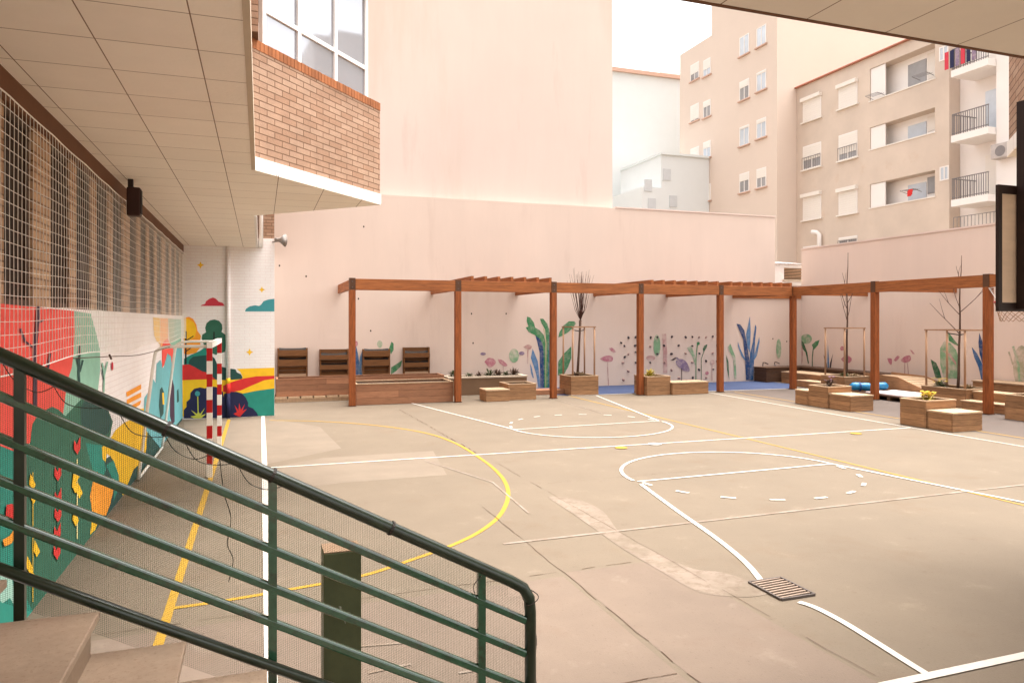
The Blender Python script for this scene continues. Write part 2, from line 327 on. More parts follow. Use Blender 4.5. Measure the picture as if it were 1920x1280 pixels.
# ------------------------------------------------------------------ ground, playground floor and markings
struct(MB().poly([(-300, -300, -0.03), (300, -300, -0.03), (300, 300, -0.03), (-300, 300, -0.03)]).build('ground', m_ground))
struct(MB().poly([(-1.85, -3.1, 0), (22, -3.1, 0), (22, 24.25, 0), (-1.85, 24.25, 0)]).build('playground_floor', m_floor))
def strip(mb, pts, w, z, m=0, closed=False):
    pts = [Vector((p[0], p[1], 0)) for p in pts]; n = len(pts); L = []; Rr = []
    mb.k = getattr(mb, 'k', 0) + 1; z += 0.00012 * (mb.k % 40)            # later strokes lie a hair above earlier ones
    for i in range(n):
        d = (pts[min(i + 1, n - 1)] - pts[max(i - 1, 0)]).normalized(); q = Vector((-d.y, d.x, 0)) * w / 2
        L.append(pts[i] + q); Rr.append(pts[i] - q)
    for i in range(n - 1):
        mb.add([(*Rr[i][:2], z), (*Rr[i + 1][:2], z), (*L[i + 1][:2], z), (*L[i][:2], z)], [(0, 1, 2, 3)], m)
def spline(pts, k=10):
    out = []; n = len(pts)
    for i in range(n - 1):
        p0, p1, p2, p3 = pts[max(i - 1, 0)], pts[i], pts[i + 1], pts[min(i + 2, n - 1)]
        for j in range(k):
            t = j / k
            out.append(tuple(0.5 * ((2 * p1[a]) + (-p0[a] + p2[a]) * t + (2 * p0[a] - 5 * p1[a] + 4 * p2[a] - p3[a]) * t * t +
                       (-p0[a] + 3 * p1[a] - 3 * p2[a] + p3[a]) * t ** 3) for a in range(len(p1))))
    out.append(pts[-1]); return out
def arc(cx, cy, r, a0, a1, n=40, ry=None):
    return [(cx + r * math.cos(a0 + (a1 - a0) * i / n), cy + (ry or r) * math.sin(a0 + (a1 - a0) * i / n)) for i in range(n + 1)]
wl = MB(); Z = 0.008
strip(wl, [(0.07, 2.0), (0.07, 19.5)], 0.085, Z)                       # left touch line
strip(wl, [(0.12, 12.53), (13.95, 12.40)], 0.05, Z)                    # halfway line
strip(wl, [(14.3, 20.9), (13.93, 12.4), (13.8, 3.66)], 0.05, Z)        # right touch line
strip(wl, [(3.9, 3.70), (13.8, 3.68)], 0.075, Z)                       # near base line
strip(wl, spline([G(*p) for p in [(1498, 1129), (1530, 1140), (1580, 1166), (1640, 1203), (1700, 1241), (1742, 1267)]], 6), 0.06, Z)           # key, near end
strip(wl, spline([G(*p) for p in [(1428, 1090), (1395, 1052), (1340, 1007), (1270, 958), (1202, 908)]], 6), 0.06, Z)
strip(wl, [(5.38, 9.62), (9.15, 9.72)], 0.05, Z)
strip(wl, arc(7.25, 9.70, 1.9, math.pi, 0, ry=1.72), 0.055, Z)
strip(wl, [(9.15, 9.70), (9.6, 7.0), (10.2, 3.72)], 0.06, Z)
for k in range(9):                                                     # broken half circle
    a = math.pi + (k + 0.5) / 9 * math.pi
    strip(wl, arc(7.25, 9.75, 1.85, a - 0.055, a + 0.055, 4, ry=1.85), 0.06, Z)
strip(wl, [(4.2, 20.9), (5.35, 15.1)], 0.05, Z); strip(wl, [(10.28, 21.1), (9.12, 15.3)], 0.05, Z)
strip(wl, [(5.35, 15.1), (9.12, 15.25)], 0.05, Z)
strip(wl, arc(7.23, 15.15, 1.9, math.pi, 2 * math.pi, ry=1.75), 0.05, Z)
for k in range(9):
    a = (k + 0.5) / 9 * math.pi
    strip(wl, arc(7.23, 15.2, 1.85, a - 0.055, a + 0.055, 4), 0.06, Z)
strip(wl, [(9.4, 21.35), (17.7, 20.95)], 0.05, Z)
wl.disc((*G(1228, 833), 0.0145), 0.13, axis='z')
struct(wl.build('white_court_lines', m_white))
yl = MB(); Z = 0.0045
strip(yl, [(-0.72, 19.0), (-0.72, 2.2)], 0.075, Z)                     # goal line
strip(yl, spline([G(*p) for p in [(505, 788), (600, 790), (700, 797), (790, 810), (850, 829), (905, 862), (940, 893), (953, 925), (940, 962), (905, 993), (850, 1021),
                                  (770, 1050), (680, 1079), (560, 1102), (420, 1126), (318, 1141)]]), 0.06, Z)
strip(yl, [(9.42, 21.4), (9.5, 3.75)], 0.045, Z); strip(yl, [(15.25, 20.6), (15.0, 14.7), (14.85, 8.0)], 0.05, Z)
yl.disc((*G(1165, 840), 0.0125), 0.12, axis='z'); yl.disc((*G(1605, 813), 0.0125), 0.12, axis='z')
struct(yl.build('yellow_court_lines', m_yellow))
fl = MB()
strip(fl, [(2.5, 7.42), (8.0, 7.5), (13.7, 7.6)], 0.05, 0.006); strip(fl, [(2.7, 12.3), (3.3, 10.3), (3.2, 8.5)], 0.03, 0.0055)
for a, b in [((660, 1213), (760, 1205)), ((690, 1262), (770, 1245)), ((860, 1262), (900, 1255)), ((1030, 745), (1130, 775))]:
    strip(fl, [G(*a), G(*b)], 0.03, 0.006)
struct(fl.build('faded_court_lines', m_faded))
jt = MB()
def crack(a, b, w=0.007, jit=0.010, n=40):
    pts = [(a[0] + (b[0] - a[0]) * i / n + random.uniform(-jit, jit), a[1] + (b[1] - a[1]) * i / n + random.uniform(-jit, jit)) for i in range(n + 1)]
    for i in range(n):
        if random.random() < 0.8: strip(jt, pts[i:i + 2], w * random.uniform(0.45, 1.1), 0.0025)
crack((3.82, 11.6), (3.98, 3.2)); crack((2.74, 9.0), (2.8, 2.0)); crack((-1.7, 6.3), (3.8, 6.45), 0.008); crack((-1.7, 10.6), (-0.6, 10.6), 0.012)
crack((3.6, 19.6), (3.75, 12.7), 0.018, 0.02); crack((-1.7, 4.4), (2.7, 4.3), 0.008); crack((3.9, 9.95), (7, 10.05), 0.005); crack((9.6, 6.4), (14, 6.5), 0.004)
struct(jt.build('floor_joints', m_joint))
pt = MB()
pt.poly([(*G(*p), 0.0016) for p in [(500, 878), (605, 858), (812, 845), (838, 890), (640, 905), (560, 915), (500, 905)]])
pt.poly([(*G(*p), 0.0016) for p in [(345, 790), (510, 785), (600, 800), (640, 840), (500, 870), (420, 850), (345, 840)]])
struct(pt.build('pale_concrete_patch', m_floor2))
pk = MB()
pk.poly([(2.78, 2.0, 0.0012), (3.94, 2.0, 0.0012), (3.88, 6.4, 0.0012), (2.78, 6.38, 0.0012)])
pk.poly([(-1.8, 2.0, 0.0012), (2.72, 2.0, 0.0012), (2.72, 6.3, 0.0012), (-1.8, 6.2, 0.0012)])
struct(pk.build('pink_concrete_slab', m_floor3))
sp = spline([(1028, 930), (1080, 935), (1130, 958), (1165, 1000), (1230, 1035), (1300, 1066), (1350, 1072), (1395, 1085), (1425, 1098), (1440, 1112), (1400, 1119), (1330, 1114),
             (1290, 1100), (1230, 1065), (1170, 1030), (1120, 995), (1070, 960), (1030, 934)], 5)
struct(MB().poly([(*G(*p), 0.0032) for p in sp]).build('runoff_stain', m_stain))
struct(MB().poly([(8.6, 22.3, 0.005), (9.4, 21.45, 0.005), (17.95, 21.02, 0.005), (19.2, 22.6, 0.005), (19, 24.19, 0.005), (8.6, 24.19, 0.005)]).build('blue_rubber_floor', m_blue))

struct(MB().poly([(14.6, 3.6, 0.0018), (21.19, 3.6, 0.0018), (21.19, 22.5, 0.0018), (18, 21.0, 0.0018), (14.9, 20.9, 0.0018)]).build('grey_outer_slab', m_floor4))
# drain grate
dr = thing('drain_grate', 'small cast iron drain grate across the white key line', 'drain', (4.45, 5.33, 0))
fr = MB()
for a, b in [((4.27, 5.12), (4.27, 5.56)), ((4.63, 5.12), (4.63, 5.56)), ((4.27, 5.12), (4.63, 5.12)), ((4.27, 5.56), (4.63, 5.56))]:
    fr.bar((*a, 0.012), (*b, 0.012), 0.018, 0.02)
fr.build('frame', m_grate, dr)
MB().poly([(4.27, 5.12, 0.0045), (4.63, 5.12, 0.0045), (4.63, 5.56, 0.0045), (4.27, 5.56, 0.0045)]).build('pit', m_pit, dr)
for k in range(9):
    y = 5.15 + k * 0.0475
    MB().bar((4.285, y, 0.012), (4.615, y + 0.02, 0.012), 0.019, 0.016).build('slat', m_gslat, dr)

# ------------------------------------------------------------------ school building (soffits, left wing, end block, bays)
SZ = 4.28; WX = -1.80; EY = 19.35
sb = thing('school_building', 'brick school building with tiled soffit, painted mural wall and triangular window bays', 'building', (-1.8, 8, 0))
# left ground-floor wall: sill wall, piers, windows
MB().box(WX - 0.3, -3.1, 0, WX, EY, 2.55).build('lower_wall', m_wbrick_y, sb)
piers = []; y = 7.03; wins = []
for g0 in (2.81, 7.03, 11.25, 15.47):
    piers.append((g0, g0 + 0.55))
    for k in range(4):
        a = g0 + 0.55 + k * 0.98; wins.append((a, min(a + 0.69, EY - 0.05)))
        if k < 3: piers.append((a + 0.69, a + 0.98))
piers.append((-3.1, 2.0)); piers.append((2.4, 2.81)); piers.append((19.3, EY))
for a, b in piers:
    if b > a: MB().box(WX - 0.3, a, 2.55, WX, b, 4.06).build('pier', m_brick_pier, sb)
for a, b in wins + [(2.0, 2.4)]:
    w = MB().box(WX - 0.2, a + 0.001, 2.551, WX - 0.02, b - 0.001, 2.60)
    w.box(WX - 0.2, a + 0.001, 4.0, WX - 0.02, b - 0.001, 4.059).box(WX - 0.2, a + 0.001, 2.60, WX - 0.02, a + 0.04, 4.0).box(WX - 0.2, b - 0.04, 2.60, WX - 0.02, b - 0.001, 4.0)
    wf = w.build('window', m_frame_d, sb)
    MB().box(WX - 0.08, a + 0.04, 2.60, WX - 0.04, b - 0.04, 4.0).build('pane', m_glassdark, wf)
MB().box(WX - 0.3, -3.1, 4.06, WX + 0.03, EY, SZ).build('beam', m_beam, sb)
# soffits
MB().box(-0.10, 3.57, SZ, -2.1, EY, SZ + 0.14).build('soffit', m_soffit, sb)
MB().box(-2.1, -0.8, SZ, 16, 3.57, SZ + 0.14).build('soffit', m_soffit2, sb)
MB().box(-0.10, 4.2, SZ - 0.004, -0.055, 9.38, SZ + 0.16).build('edge_trim', m_cream, sb)
MB().box(-0.10, 13.5, SZ - 0.004, -0.055, EY - 0.01, SZ + 0.16).build('edge_trim', m_fascia, sb)
MB().box(0.6, 3.57, SZ - 0.004, 5.7, 3.6, SZ + 0.16).build('edge_trim', m_beam, sb)
MB().box(-4, -0.8, SZ + 0.16, -0.1, 24.2, 7.9).build('upper_storey', m_brick_y, sb)
MB().box(-0.1, -0.8, SZ + 0.16, 16, 3.55, 5.75).build('upper_storey', m_brick_x, sb)
# end block with mural, brick above
MB().box(WX - 0.3, EY, 0, 0.35, 24.19, 4.52).build('end_wall', m_wbrick, sb)
MB().box(-0.095, EY + 0.01, 4.52, 0.345, 24.19, 7.9).build('brick_pier', m_brick_x, sb)
px0 = ony(428, 500, EY)[0]
pipe = MB()
for z0, z1, mi in [(0, 0.62, 1), (0.62, 0.86, 2), (0.86, 1.0, 3), (1.0, SZ, 0)]:
    pipe.tube([(px0, EY - 0.045, z0), (px0, EY - 0.045, z1)], 0.05, 12, mi)
pipe.build('downpipe', [m_wbrick, P['navy'], P['red'], P['yellow']], sb, smooth=True)
MB().tube([(0.02, EY - 0.06, SZ), (0.02, EY - 0.06, 6.5)], 0.055, 12).build('downpipe', m_fascia, sb, smooth=True)

def bay(t, ox, oy, w, h, ax):        # triangular bay: base corners a,b and tip c on plan
    a, c, b = [Vector((*p, 0)) for p in t]
    for (p, q, bm) in ((a, c, m_brick_d1), (c, b, m_brick_d2)):
        pass
def tri_bay(a, c, b, m1, m2, win1):
    A, C, B = Vector((*a, 0)), Vector((*c, 0)), Vector((*b, 0))
    MB().prism([a, c, b], SZ, SZ + 0.02).build('bay_soffit', m_soffit, sb)
    MB().prism([a, c, b], SZ + 0.02, SZ + 0.17).build('bay_fascia', m_fasciap, sb)
    cen = (A + B + C) / 3
    def inset(p, k): v = Vector((*p, 0)); return tuple((cen + (v - cen) * k)[:2])
    base = [inset(p, 0.985) for p in (a, c, b)]
    mb = MB().prism(base, SZ + 0.17, 5.78)
    mb.m = [0, 0, 0, 1, 0]; mb.build('bay_parapet', [m1, m2], sb)
    # soldier course: one island per brick along the two outer edges
    so_ = MB()
    for (p, q) in ((a, c), (c, b)):
        p, q = Vector((*inset(p, 0.992), 0)), Vector((*inset(q, 0.992), 0)); d = (q - p); L_ = d.length; d.normalize(); n = int(L_ / 0.072)
        nn = Vector((d.y, -d.x, 0)) * 0.12
        if nn.dot(cen - p) < 0: nn = -nn
        for i in range(n):
            e0, e1 = p + d * (L_ * i / n + 0.004), p + d * (L_ * (i + 1) / n - 0.004)
            so_.prism([tuple(e0[:2]), tuple(e1[:2]), tuple((e1 + nn)[:2]), tuple((e0 + nn)[:2])], 5.78, 5.90 + random.uniform(-.003, .003))
    so_.build('soldier_course', m_soldier, sb)
    MB().prism([inset(p, 0.90) for p in (a, c, b)], 5.78, 5.86).build('sill', m_sill, sb)
    if not win1:
        MB().prism([inset(p, 0.97) for p in (a, c, b)], 5.905, 6.0).build('bay_roof', m_fascia, sb); return
    # glazing on both faces, set back from the brick
    k = 0.80
    pa, pc, pb = Vector((*inset(a, k), 0)), Vector((*inset(c, k), 0)), Vector((*inset(b, k), 0))
    zt, ztr = 7.6, 6.42
    for (p, q) in ((pa, pc), (pc, pb)):
        w = MB(); d = (q - p)
        for t in (0.0, 0.30, 0.655, 1.0):
            e = p + d * t; w.bar((e.x, e.y, 5.862), (e.x, e.y, zt), 0.065, 0.065, up=tuple(d.normalized()))
        for z in (5.89, ztr, zt): w.bar((p.x, p.y, z), (q.x, q.y, z), 0.06, 0.058)
        wf = w.build('window', m_alu, sb)
        n = Vector((d.y, -d.x, 0)).normalized() * 0.004
        g = MB()
        g.poly([tuple(p + Vector((0, 0, 5.88))), tuple(q + Vector((0, 0, 5.88))), tuple(q + Vector((0, 0, zt))), tuple(p + Vector((0, 0, zt)))])
        g.build('pane', m_glass, wf)
    MB().prism([inset(p, 0.97) for p in (a, c, b)], 7.66, 7.95).build('bay_roof', m_fascia, sb)
tri_bay((-0.10, 9.36), (1.83, 11.56), (-0.10, 13.5), m_brick_d1, m_brick_d2, True)
tri_bay((5.75, 3.57), (8.0, 5.85), (10.2, 3.57), m_brick_d1, m_brick_d2, False)
MB().box(-0.16, 9.2, 5.9, -0.02, 9.5, 7.9).build('brick_pier', m_brick_y, sb)

# murals painted on the school walls (coats 2 mm thick, one mesh per painted figure group)
def wallpaint(plane, pts, off, mb, m=0):
    if plane[0] == 'x':
        out = []
        for px, py in pts:
            yy_, zz_ = onx(px, py, plane[1]); out.append((plane[1] + off * plane[2], yy_, max(zz_, 0.004)))
    else:
        out = []
        for px, py in pts:
            x, z = ony(px, py, plane[1]); out.append((x, plane[1] + off * plane[2], z))
    mb.poly(out, m)
COATS = {}
def figure(name, parent, plane, items, off=0.002, sc=None, org=(0, 0)):
    mb = MB(); mats = []
    for i, (cn, pts) in enumerate(items):
        if sc: pts = [(org[0] + x / sc, org[1] + y / sc) for x, y in pts]
        if P[cn] not in mats: mats.append(P[cn])
        COATS[plane] = COATS.get(plane, 0) + 1                              # every coat lies a hair above the ones before it
        wallpaint(plane, pts, 0.0015 + COATS[plane] * 0.00025, mb, mats.index(P[cn]))
    return mb.build(name, mats, parent)
def figures(parent, plane, items, off=0.002, sc=None, org=(0, 0)):        # separate painted figures: (name, [pieces])
    for i, (nm, its) in enumerate(items): figure(nm, parent, plane, its, off + i * 0.0011, sc, org)
def ell(cx, cy, rx, ry, n=16): return [(cx + rx * math.cos(2 * math.pi * i / n), cy + ry * math.sin(2 * math.pi * i / n)) for i in range(n)]
def stroke(pts, w):
    L = []; Rr = []; n = len(pts)
    for i in range(n):
        dx = pts[min(i + 1, n - 1)][0] - pts[max(i - 1, 0)][0]; dy = pts[min(i + 1, n - 1)][1] - pts[max(i - 1, 0)][1]; l = math.hypot(dx, dy) or 1
        L.append((pts[i][0] - dy / l * w / 2, pts[i][1] + dx / l * w / 2)); Rr.append((pts[i][0] + dy / l * w / 2, pts[i][1] - dx / l * w / 2))
    return L + Rr[::-1]
LW = ('x', WX, 1)
def base_y(px): return 1133 - (px - 62) * 1.252 + 12
figure('mural_coral_shape', sb, LW, [('coral', [(-60, 562), (0, 569), (70, 576), (139, 583), (140, 620), (138, 660), (134, 690), (126, 713), (118, 778), (90, 775), (60, 800), (56, 830), (30, 848), (0, 836), (-60, 870)])])
figure('mural_mint_hill', sb, LW, [('mint', [(139, 583), (170, 588), (173, 600), (180, 625), (187, 655), (188, 690), (183, 735), (186, 770), (165, 800), (112, 790), (118, 775), (126, 713), (134, 690), (138, 660), (140, 620)])])
figure('mural_green_hill', sb, LW, [
    ('bush', [(178, 870), (215, 850), (240, 815), (272, 805), (300, 788), (343, 768), (343, 800), (300, base_y(300)), (178, base_y(178))]),
    ('teal', [(-60, 868), (0, 836), (30, 848), (58, 830), (70, 800), (60, base_y(60)), (0, base_y(0)), (-60, base_y(-60))]),
    ('dkgreen', [(56, 830), (60, 795), (72, 775), (85, 768), (97, 762), (110, 768), (122, 780), (140, 760), (155, 745), (178, 746), (200, 762), (211, 790), (206, 818), (196, 840), (190, 862), (192, 900), (185, 930), (180, base_y(180)), (60, base_y(60)), (44, 1110), (34, 1050), (40, 900)]),
    ('bush', [(150, 765), (160, 748), (180, 748), (200, 764), (209, 790), (203, 812), (188, 822), (165, 815), (152, 795)]),
    ('teal', [(160, 830), (190, 835), (198, 880), (186, 915), (170, 870)]),
    ('ltteal', [(0, 1060), (8, 1080), (20, 1070), (24, 1100), (34, 1110), (28, 1140), (18, 1120), (4, 1130), (-20, 1110)])])
figure('mural_yellow_leaves', sb, LW, [
    ('yellow', [(204, 826), (216, 806), (232, 792), (250, 784), (266, 792), (276, 806), (274, 840), (268, 866), (258, 872), (250, 880), (240, 905), (230, base_y(230)), (222, 905), (214, 868), (204, 850)]),
    ('yellow', [(190, 838), (200, 832), (214, 846), (208, 856), (200, 850), (197, 866), (192, 860)]),
    ('orange', [(174, 900), (182, 884), (190, 896), (206, 902), (212, 918), (206, 945), (198, 966), (186, 964), (172, 958), (168, 930)]),
    ('teal', [(198, 872), (212, 862), (222, 890), (222, 915), (212, 940), (214, 905)]),
    ('yellow', [(172, 972), (184, 975), (178, 992), (168, 1002)]),
    ('yellow', [(322, 760), (331, 750), (338, 775), (337, 788), (327, 800), (322, 806)]), ('yellow', [(262, 766), (276, 764), (272, 776), (264, 780)])])
figure('mural_orange_bench', sb, LW, [('orange', [(236, 735), (264, 720), (264, 729), (237, 744)]), ('orange', [(237, 749), (264, 735), (264, 744), (237, 758)]), ('orange', [(238, 764), (264, 750), (262, 758), (244, 770)])])
figure('mural_blue_plants', sb, LW, [
    ('skyblue', [(268, 800), (270, 745), (277, 735), (281, 712), (286, 709), (291, 718), (293, 682), (300, 674), (306, 690), (312, 668), (318, 650), (330, 640), (341, 650), (342, 782), (330, 796), (300, base_y(300))]),
    ('bush', [(297, 760), (299, 730), (303, 725), (307, 735), (306, 775), (300, 785)]),
    ('trunk', [(318, 780), (318, 720), (322, 708), (326, 725), (327, 790), (322, 796)]), ('yellow', stroke([(305, 736), (306, 758)], 3)),
    ('bush', [(331, 732), (334, 728), (335, 752), (331, 755)])])
figure('mural_sunset_bands', sb, LW, [
    ('yellow', [(286, 595), (299, 596), (299, 645), (293, 640), (288, 628)]), ('peach', [(299.5, 596), (314, 597), (314, 645), (300, 650)]),
    ('mint', [(314.5, 597), (339, 599), (339, 652), (328, 646), (318, 652)]),
    ('coral', [(303, 648), (306, 640), (313, 634), (318, 645), (324, 650), (326, 688), (322, 692), (320, 668), (313, 662), (307, 684), (303, 690)])])
figures(sb, LW, [
    ('mural_tree', [('trunk', stroke([(70, 574), (67, 620), (63, 660), (64, 692), (64, 770)], 7)), ('trunk', stroke([(36, 616), (45, 640), (64, 654)], 4)), ('trunk', stroke([(66, 606), (80, 600)], 4))]),
    ('mural_tree', [('bush', stroke([(148, 648), (146, 700), (148, 735)], 4)), ('bush', stroke([(142, 672), (147, 692)], 3)), ('bush', stroke([(154, 675), (148, 697)], 3))]),
    ('mural_twig', [('trunk', stroke([(92, 662), (88, 690)], 4))]),
    ('mural_cactus', [('mint', stroke([(190, 680), (194, 700), (193, 735)], 3)), ('mint', stroke([(200, 678), (194, 702)], 3)), ('bush', stroke([(189, 692), (193, 712)], 1.5))]),
    ('mural_bird', [('redpink', ell(209, 686, 2, 8))])])
def tulip(cx, cy): return ('red', [(cx - 6, cy - 14), (cx - 1, cy - 4), (cx + 6, cy - 22), (cx + 6, cy + 2), (cx, cy + 14), (cx - 7, cy + 3)])
def petal(cx, cy): return ('yellow', [(cx - 4, cy - 18), (cx + 2, cy - 6), (cx + 6, cy + 4), (cx, cy + 14), (cx - 6, cy + 2)])
def stem(c, cx, y0, y1): return (c, stroke([(cx, y0), (cx, min(y1, base_y(cx)))], 1.6))
figures(sb, LW, [
    ('mural_flower', [stem('yellow', 59, 885, 1128)] + [petal(*q) for q in [(58, 905), (60, 930), (66, 1030), (52, 1060), (58, 1080)]]),
    ('mural_flower', [stem('dkgreen', 106, 870, 1050)] + [tulip(*q) for q in [(106, 888), (106, 935), (106, 965), (105, 1000), (104, 1035)]]),
    ('mural_flower', [stem('cream', 142, 860, 1010)] + [petal(*q) for q in [(140, 890), (146, 920), (139, 972), (138, 910)]]),
    ('mural_flower', [tulip(142, 838)]), ('mural_flower', [('red', [(8, 946), (20, 944), (22, 974), (6, 970)])]),
    ('mural_flower', [('orange', [(0, 1012), (14, 1004), (20, 995), (26, 1000), (18, 1018), (4, 1024)])])], off=0.008)

EW = ('y', EY, -1)
def dia(cx, cy, r): return [(cx - r, cy), (cx - r * .3, cy - r * .3), (cx, cy - r), (cx + r * .3, cy - r * .3), (cx + r, cy), (cx + r * .3, cy + r * .3), (cx, cy + r), (cx - r * .3, cy + r * .3)]
B4 = lambda pts: [(330 + x / 5.335, 560 + y / 5.335) for x, y in pts]
def sm(pts, k=5): return spline(pts + [pts[0]], k)[:-1]
figures(sb, EW, [('mural_cloud', [('redpink', B4([(245, 72), (255, 62), (290, 52), (300, 25), (335, 0), (370, -12), (400, 0), (425, 28), (465, 40), (490, 72)]))]),
    ('mural_cloud', [('tealcloud', B4([(690, 127), (700, 100), (740, 75), (790, 65), (830, 72), (850, 60), (875, 25), (920, 8), (985, 0), (985, 127)]))])])
figures(sb, EW, [('mural_star', [('yellow', dia(*q))]) for q in [(376, 497, 7), (491, 543, 6), (468, 660, 7)]])
figure('mural_landscape', sb, EW, [
    ('orange', B4([(80, 190), (130, 180), (170, 200), (205, 260), (215, 320), (250, 370), (240, 430), (250, 480), (200, 540), (120, 560), (80, 550)])),
    ('yellow', B4([(80, 195), (130, 205), (180, 240), (205, 310), (190, 380), (130, 420), (80, 420)])),
    ('teal', B4([(80, 600), (150, 560), (240, 520), (310, 470), (340, 560), (300, 700), (80, 700)])),
    ('dkgreen', B4([(258, 400), (262, 360), (300, 335), (292, 290), (305, 245), (340, 215), (385, 207), (430, 220), (460, 255), (465, 300), (455, 330), (495, 360), (497, 470), (490, 530), (400, 560), (300, 520)])),
    ('bush', B4([(125, 650), (135, 610), (170, 580), (230, 570), (290, 565), (340, 555), (390, 600), (410, 650), (460, 680), (520, 695), (560, 700), (595, 705), (610, 735), (650, 755), (668, 790), (660, 812), (520, 815), (300, 800), (200, 740)])),
    ('red', B4([(60, 660), (130, 655), (200, 690), (260, 725), (320, 740), (400, 810), (60, 815)])),
    ('yellow', B4([(60, 813), (300, 805), (520, 813), (655, 803), (668, 780), (640, 725), (605, 700), (760, 695), (984, 688), (984, 960), (60, 1180)])),
    ('red', B4([(470, 870), (560, 830), (680, 795), (800, 775), (984, 768), (984, 798), (880, 815), (750, 870), (650, 915), (520, 940), (470, 930)])),
    ('teal', B4([(984, 895), (800, 920), (680, 945), (600, 960), (560, 1180), (984, 1166)])),
    ('navy', B4([(78, 1195), (78, 1110), (105, 1080), (105, 1030), (140, 1000), (145, 940), (180, 900), (240, 885), (290, 895), (340, 875), (400, 880), (470, 930), (480, 1000), (480, 1190)])),
    ('navy', B4([(470, 1190), (480, 950), (530, 930), (600, 928), (660, 945), (700, 990), (722, 1040), (720, 1075), (770, 1095), (810, 1140), (822, 1172)]))])
figures(sb, EW, [('mural_trunk', [('black', B4(stroke([(100, 325), (98, 500), (98, 655)], 16))), ('black', B4(stroke([(100, 420), (175, 372)], 10))), ('black', B4(stroke([(100, 525), (150, 490)], 10)))]),
    ('mural_trunk', [('black', B4(stroke([(380, 330), (380, 420)], 12)))]), ('mural_flower', [('lime', B4(stroke([(218, 975), (222, 1160)], 10))), ('tealcloud', B4(ell(215, 948, 26, 26))),
    ('lime', B4([(145, 1175), (200, 1165), (150, 1110), (210, 1150), (222, 1120), (240, 1150), (290, 1090), (250, 1165), (300, 1150), (250, 1195), (180, 1195)]))]),
    ('mural_plant', [('red', B4([(575, 1150), (610, 1130), (585, 1060), (625, 1115), (632, 1040), (650, 1110), (690, 1050), (665, 1120), (710, 1100), (665, 1150), (640, 1180), (600, 1165)]))])], off=0.012)

# ------------------------------------------------------------------ courtyard walls
BY, RX = 24.2, 21.2
bw_ = thing('courtyard_wall', 'pale pink rear courtyard wall painted with leaves and flamingos behind the pergola', 'wall', (10, BY, 0))
MB().box(0.35, BY, 0, 19.86, BY + 0.3, 6.65).build('wall', m_pink2, bw_)
MB().box(19.86, BY, 0, RX + 0.3, BY + 0.3, 3.9).build('wall', m_pink2, bw_)
MB().box(12.6, BY - 0.025, 6.65, 19.88, BY + 0.325, 6.70).build('coping', m_pink, bw_)
rw_ = thing('side_wall', 'lower pale pink courtyard side wall on the right, behind the two staked saplings', 'wall', (RX, 12, 0))
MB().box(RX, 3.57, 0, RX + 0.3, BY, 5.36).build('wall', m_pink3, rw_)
MB().box(RX - 0.03, 3.57, 5.36, RX + 0.33, BY, 5.42).build('coping', m_pink, rw_)
tw = thing('party_wall_building', 'tall blank pink rendered building above the rear courtyard wall', 'building', (2, 24.6, 0))
MB().box(-6, 24.515, 0, 12.62, 34, 17.5).build('wall', m_pink, tw)
MB().box(-6.05, 24.45, 17.5, 12.67, 34, 17.7).build('coping', m_cream, tw)

BWP = ('y', BY, -1); RWP = ('x', RX, -1)
c8 = dict(sc=5.82, org=(960, 540)); c5 = dict(sc=6.4, org=(1180, 560)); c3 = dict(sc=3.43, org=(500, 480)); cr5 = dict(sc=3.2, org=(1440, 440)); cr7 = dict(sc=4.92, org=(1660, 460))
figure('painted_leaf_clump', bw_, BWP, [('wblue', [(660, 620), (666, 640), (671, 662), (675, 690), (678, 714), (666, 714), (662, 690)]), ('wlblue', [(681, 653), (678, 690), (679, 714), (672, 714), (672, 690), (675, 668)]),
    ('wgreen', [(734, 640), (738, 644), (738, 656), (733, 664), (729, 654)]), ('wgreen', [(733, 689), (745, 681), (754, 675), (752, 686), (743, 695), (733, 702)])])
figure('painted_flowers', bw_, BWP, [('wpink', ell(668, 644, 3, 5)), ('wmint', ell(712, 645, 5, 7))])
figure('painted_leaf_clump', bw_, BWP, [
    ('wdblue', [(250, 500), (300, 550), (330, 600), (348, 700), (352, 1085), (308, 1085), (300, 700), (275, 590)]),
    ('wgreen', [(165, 310), (200, 322), (240, 380), (252, 430), (300, 458), (345, 510), (370, 600), (378, 1085), (350, 1085), (345, 700), (330, 600), (300, 550), (240, 508), (180, 480), (150, 430), (178, 420), (160, 360)]),
    ('wgreen', [(305, 335), (340, 333), (385, 390), (405, 450), (400, 600), (388, 1085), (374, 1085), (375, 600), (360, 450), (320, 380)]),
    ('wteal', [(405, 480), (445, 440), (470, 600), (440, 1085), (388, 1085), (395, 700)]), ('wcream', stroke([(345, 440), (368, 600), (368, 1085)], 7)),
    ('wlblue', [(225, 660), (250, 720), (282, 800), (312, 1080), (286, 1080), (265, 950), (235, 850), (205, 760)]), ('wlblue', [(195, 815), (217, 870), (238, 980), (226, 980), (205, 920)]),
    ('wgreen', [(505, 540), (518, 480), (560, 410), (620, 362), (680, 362), (697, 385), (660, 440), (600, 490), (540, 524)]),
    ('wgreen', [(500, 950), (505, 800), (560, 720), (645, 635), (648, 760), (612, 860), (572, 930), (530, 955)])], **c8)
figure('painted_flamingo', bw_, BWP, [('wpink', sm([(955, 772), (1000, 745), (1050, 735), (1090, 742), (1102, 775), (1085, 800), (1030, 803), (985, 788)], 4)), ('wpalepink', stroke([(1042, 800), (1046, 930), (1052, 1060)], 10)),
    ('wpink', [(1058, 655), (1090, 648), (1125, 680), (1132, 700), (1110, 705), (1080, 685)])], **c8)
